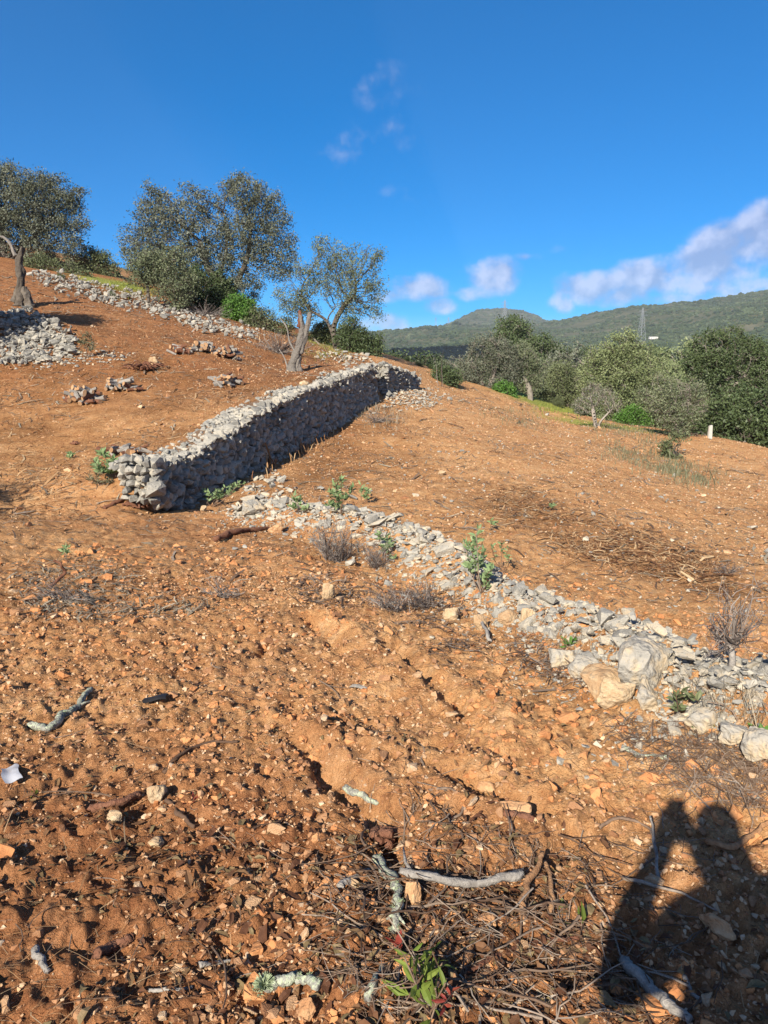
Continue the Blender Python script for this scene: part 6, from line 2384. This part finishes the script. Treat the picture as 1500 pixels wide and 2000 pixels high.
def person():
    bm_v = {}
    J = {  # joint: (x, y, z, radius); the camera is at (0, 0, 1.6)
        'pelvis': (.10, -.40, .92, .21), 'waist': (.11, -.39, 1.12, .225), 'chest': (.16, -.36, 1.37, .175), 'neck0': (.09, -.34, 1.57, .10), 'neck': (.055, -.33, 1.64, .075),
        'head': (.035, -.31, 1.725, .088), 'crown': (.035, -.315, 1.815, .084),
        'sh_l': (.07, -.26, 1.48, .07), 'el_l': (-.22, -.22, 1.20, .085), 'fo_l': (-.145, -.14, 1.37, .054), 'wr_l': (-.045, -.065, 1.51, .038),
        'sh_r': (.30, -.37, 1.53, .09), 'el_r': (.22, -.20, 1.28, .065), 'wr_r': (.065, -.07, 1.49, .036), 'ha_r': (.043, -.05, 1.54, .026),
        'hip_l': (.01, -.40, .86, .11), 'kn_l': (.0, -.39, .48, .075), 'an_l': (-.01, -.42, .08, .05), 'to_l': (-.03, -.27, .04, .04),
        'hip_r': (.20, -.40, .86, .11), 'kn_r': (.21, -.39, .48, .075), 'an_r': (.22, -.42, .08, .05), 'to_r': (.24, -.27, .04, .04),
    }
    E = [('pelvis', 'waist'), ('waist', 'chest'), ('chest', 'neck0'), ('neck0', 'neck'), ('neck', 'head'), ('head', 'crown'), ('chest', 'sh_l'), ('sh_l', 'el_l'), ('el_l', 'fo_l'), ('fo_l', 'wr_l'),
         ('chest', 'sh_r'), ('sh_r', 'el_r'), ('el_r', 'wr_r'), ('wr_r', 'ha_r'), ('pelvis', 'hip_l'), ('hip_l', 'kn_l'), ('kn_l', 'an_l'), ('an_l', 'to_l'), ('pelvis', 'hip_r'), ('hip_r', 'kn_r'), ('kn_r', 'an_r'), ('an_r', 'to_r')]
    # fingers of the raised hand round the phone
    J['palm_l'] = (-.035, -.045, 1.565, .026)
    E.append(('wr_l', 'palm_l'))
    for k in range(4):
        z = 1.555 + .018 * k
        J['f%da' % k] = (-.045, -.030, z + .005, .0095)
        J['f%db' % k] = (-.043, -.012 - .003 * (k % 2), z + .012, .0085)
        E += [('palm_l', 'f%da' % k), ('f%da' % k, 'f%db' % k)]
    for k in range(4):
        z = 1.535 + .017 * k
        J['g%da' % k] = (.052, -.032, z + .005, .0092)
        J['g%db' % k] = (.050, -.013 - .002 * (k % 2), z + .012, .0082)
        E += [('ha_r', 'g%da' % k), ('g%da' % k, 'g%db' % k)]
    J['tr_a'] = (.03, -.062, 1.56, .010)
    J['tr_b'] = (.012, -.058, 1.58, .009)
    E += [('ha_r', 'tr_a'), ('tr_a', 'tr_b')]
    J['th_a'] = (-.01, -.062, 1.575, .011)
    J['th_b'] = (.012, -.060, 1.60, .0095)
    E += [('palm_l', 'th_a'), ('th_a', 'th_b')]
    names = list(J)
    gz = float(hg(.1, -.42))
    me = bpy.data.meshes.new('person')
    me.from_pydata([(J[n][0], J[n][1], J[n][2] + (gz if J[n][2] < 1 else 0) * (1 - J[n][2]) if J[n][2] < 1 else J[n][2]) for n in names], [(names.index(a), names.index(b)) for a, b in E], [])
    o = obj('person', me)
    md = o.modifiers.new('skin', 'SKIN')
    md.use_smooth_shade = True
    for i, n in enumerate(names):
        me.skin_vertices[0].data[i].radius = (J[n][3], J[n][3])
    me.skin_vertices[0].data[names.index('pelvis')].use_root = True
    sb = o.modifiers.new('sub', 'SUBSURF')
    sb.levels = 1
    sb.render_levels = 1
    me.materials.append(MATS['cloth'])
    tag(o, 'person in a dark jacket holding up a phone, seen only as a shadow', 'person')


person()


def phone():
    bm = bmesh.new()
    bmesh.ops.create_cube(bm, size=1)
    bmesh.ops.scale(bm, vec=(.076, .009, .162), verts=bm.verts)
    bmesh.ops.bevel(bm, geom=list(bm.edges), offset=.004, segments=2, affect='EDGES')
    me = bpy.data.meshes.new('phone')
    bm.to_mesh(me)
    bm.free()
    me.materials.append(MATS['black_plastic'])
    o = obj('phone', me, None, (0.005, -.03, 1.575))
    o.rotation_euler = (R(-10), 0, 0)
    tag(o, 'phone held up in front of the face, seen only as a shadow', 'phone')


phone()

# ------------------------------------------------------------------ cloud that shades part of the hill, and the air


def cloud():
    c = P(835, 678, 760)
    c.z = float(hg(c.x, c.y))
    k = 900
    pos = c + sunv * k
    bm = bmesh.new()
    rr = random.Random(3)
    bmesh.ops.create_icosphere(bm, subdivisions=4, radius=1)
    for v in bm.verts:
        n = mnoise.fractal(v.co * 1.6, 1, 2, 4)
        v.co *= 1 + .35 * n
        v.co.x *= 80
        v.co.y *= 130
        v.co.z *= 34 if v.co.z > 0 else 16
    me = bpy.data.meshes.new('cloud')
    bm.to_mesh(me)
    bm.free()
    me.materials.append(MATS['cloud_white'])
    for p_ in me.polygons:
        p_.use_smooth = True
    o = obj('cloud', me, None, pos)
    tag(o, 'small white cloud overhead whose shadow darkens the foot of the hill', kind='stuff')


cloud()


def field_bits():
    for nm, lab, cnt, ln, mt in (('dark_chaff', 'dark stalk bits strewn over the field and terrace', 12000, .085, 'twig'), ('pale_chaff', 'pale stalk bits strewn over the field and terrace', 14000, .075, 'grey_straw')):
        p = polar(cnt, 7, 36, -33, 33, .9)
        p = p[PATCH(p, .6, 611) + rng.uniform(-.3, .3, len(p)) > -.05]
        d = np.hypot(p[:, 0], p[:, 1])
        s = rng.lognormal(math.log(ln), .5, len(p)) * np.interp(d, [7, 15, 36], [1, 1.5, 2.6])
        stuff(nm, lab, FARSTRAW, p + np.array([0, 0, .008]), ground_tilt(p, .1) @ rots(len(p), .35), np.stack([s, s * 1.1, s], 1), mt)


field_bits()
for (x, y, hgt, key, lab) in ((-9.3, 4.6, 3.6, 'olive_grey', 'olive tree outside the left picture edge shading the terrace end'), (-13.6, 19.5, 6.0, 'olive_bright', 'olive tree outside the left picture edge shading the slope')):
    z = float(hg(x, y))
    copy_tree(TREES[key], Vector((x, y, z - .1)), hgt / SRC_H[key], 1.1, lab)


def haze():
    bm = bmesh.new()
    bmesh.ops.create_cube(bm, size=1)
    zlo, zhi = float(GZ.min()) - 1, float(GZ[RR < 3000].max()) + 12
    bmesh.ops.scale(bm, vec=(10400, 10400, zhi - zlo), verts=bm.verts)
    bmesh.ops.translate(bm, vec=(0, 0, (zhi + zlo) / 2), verts=bm.verts)
    me = bpy.data.meshes.new('haze')
    bm.to_mesh(me)
    bm.free()
    m = bpy.data.materials.new('haze')
    m.use_nodes = True
    N, L = m.node_tree.nodes, m.node_tree.links
    N.remove(N['Principled BSDF'])
    v = N.new('ShaderNodeVolumePrincipled')
    v.inputs['Color'].default_value = (.80, .88, 1.0, 1)
    v.inputs['Density'].default_value = HAZE
    v.inputs['Anisotropy'].default_value = 0.0
    L.new(v.outputs[0], N['Material Output'].inputs['Volume'])
    me.materials.append(m)
    o = obj('haze', me)
    tag(o, 'thin bluish haze in the air over the valley', kind='stuff')
    print('haze', zlo, zhi)


HAZE = 0.00011
haze()
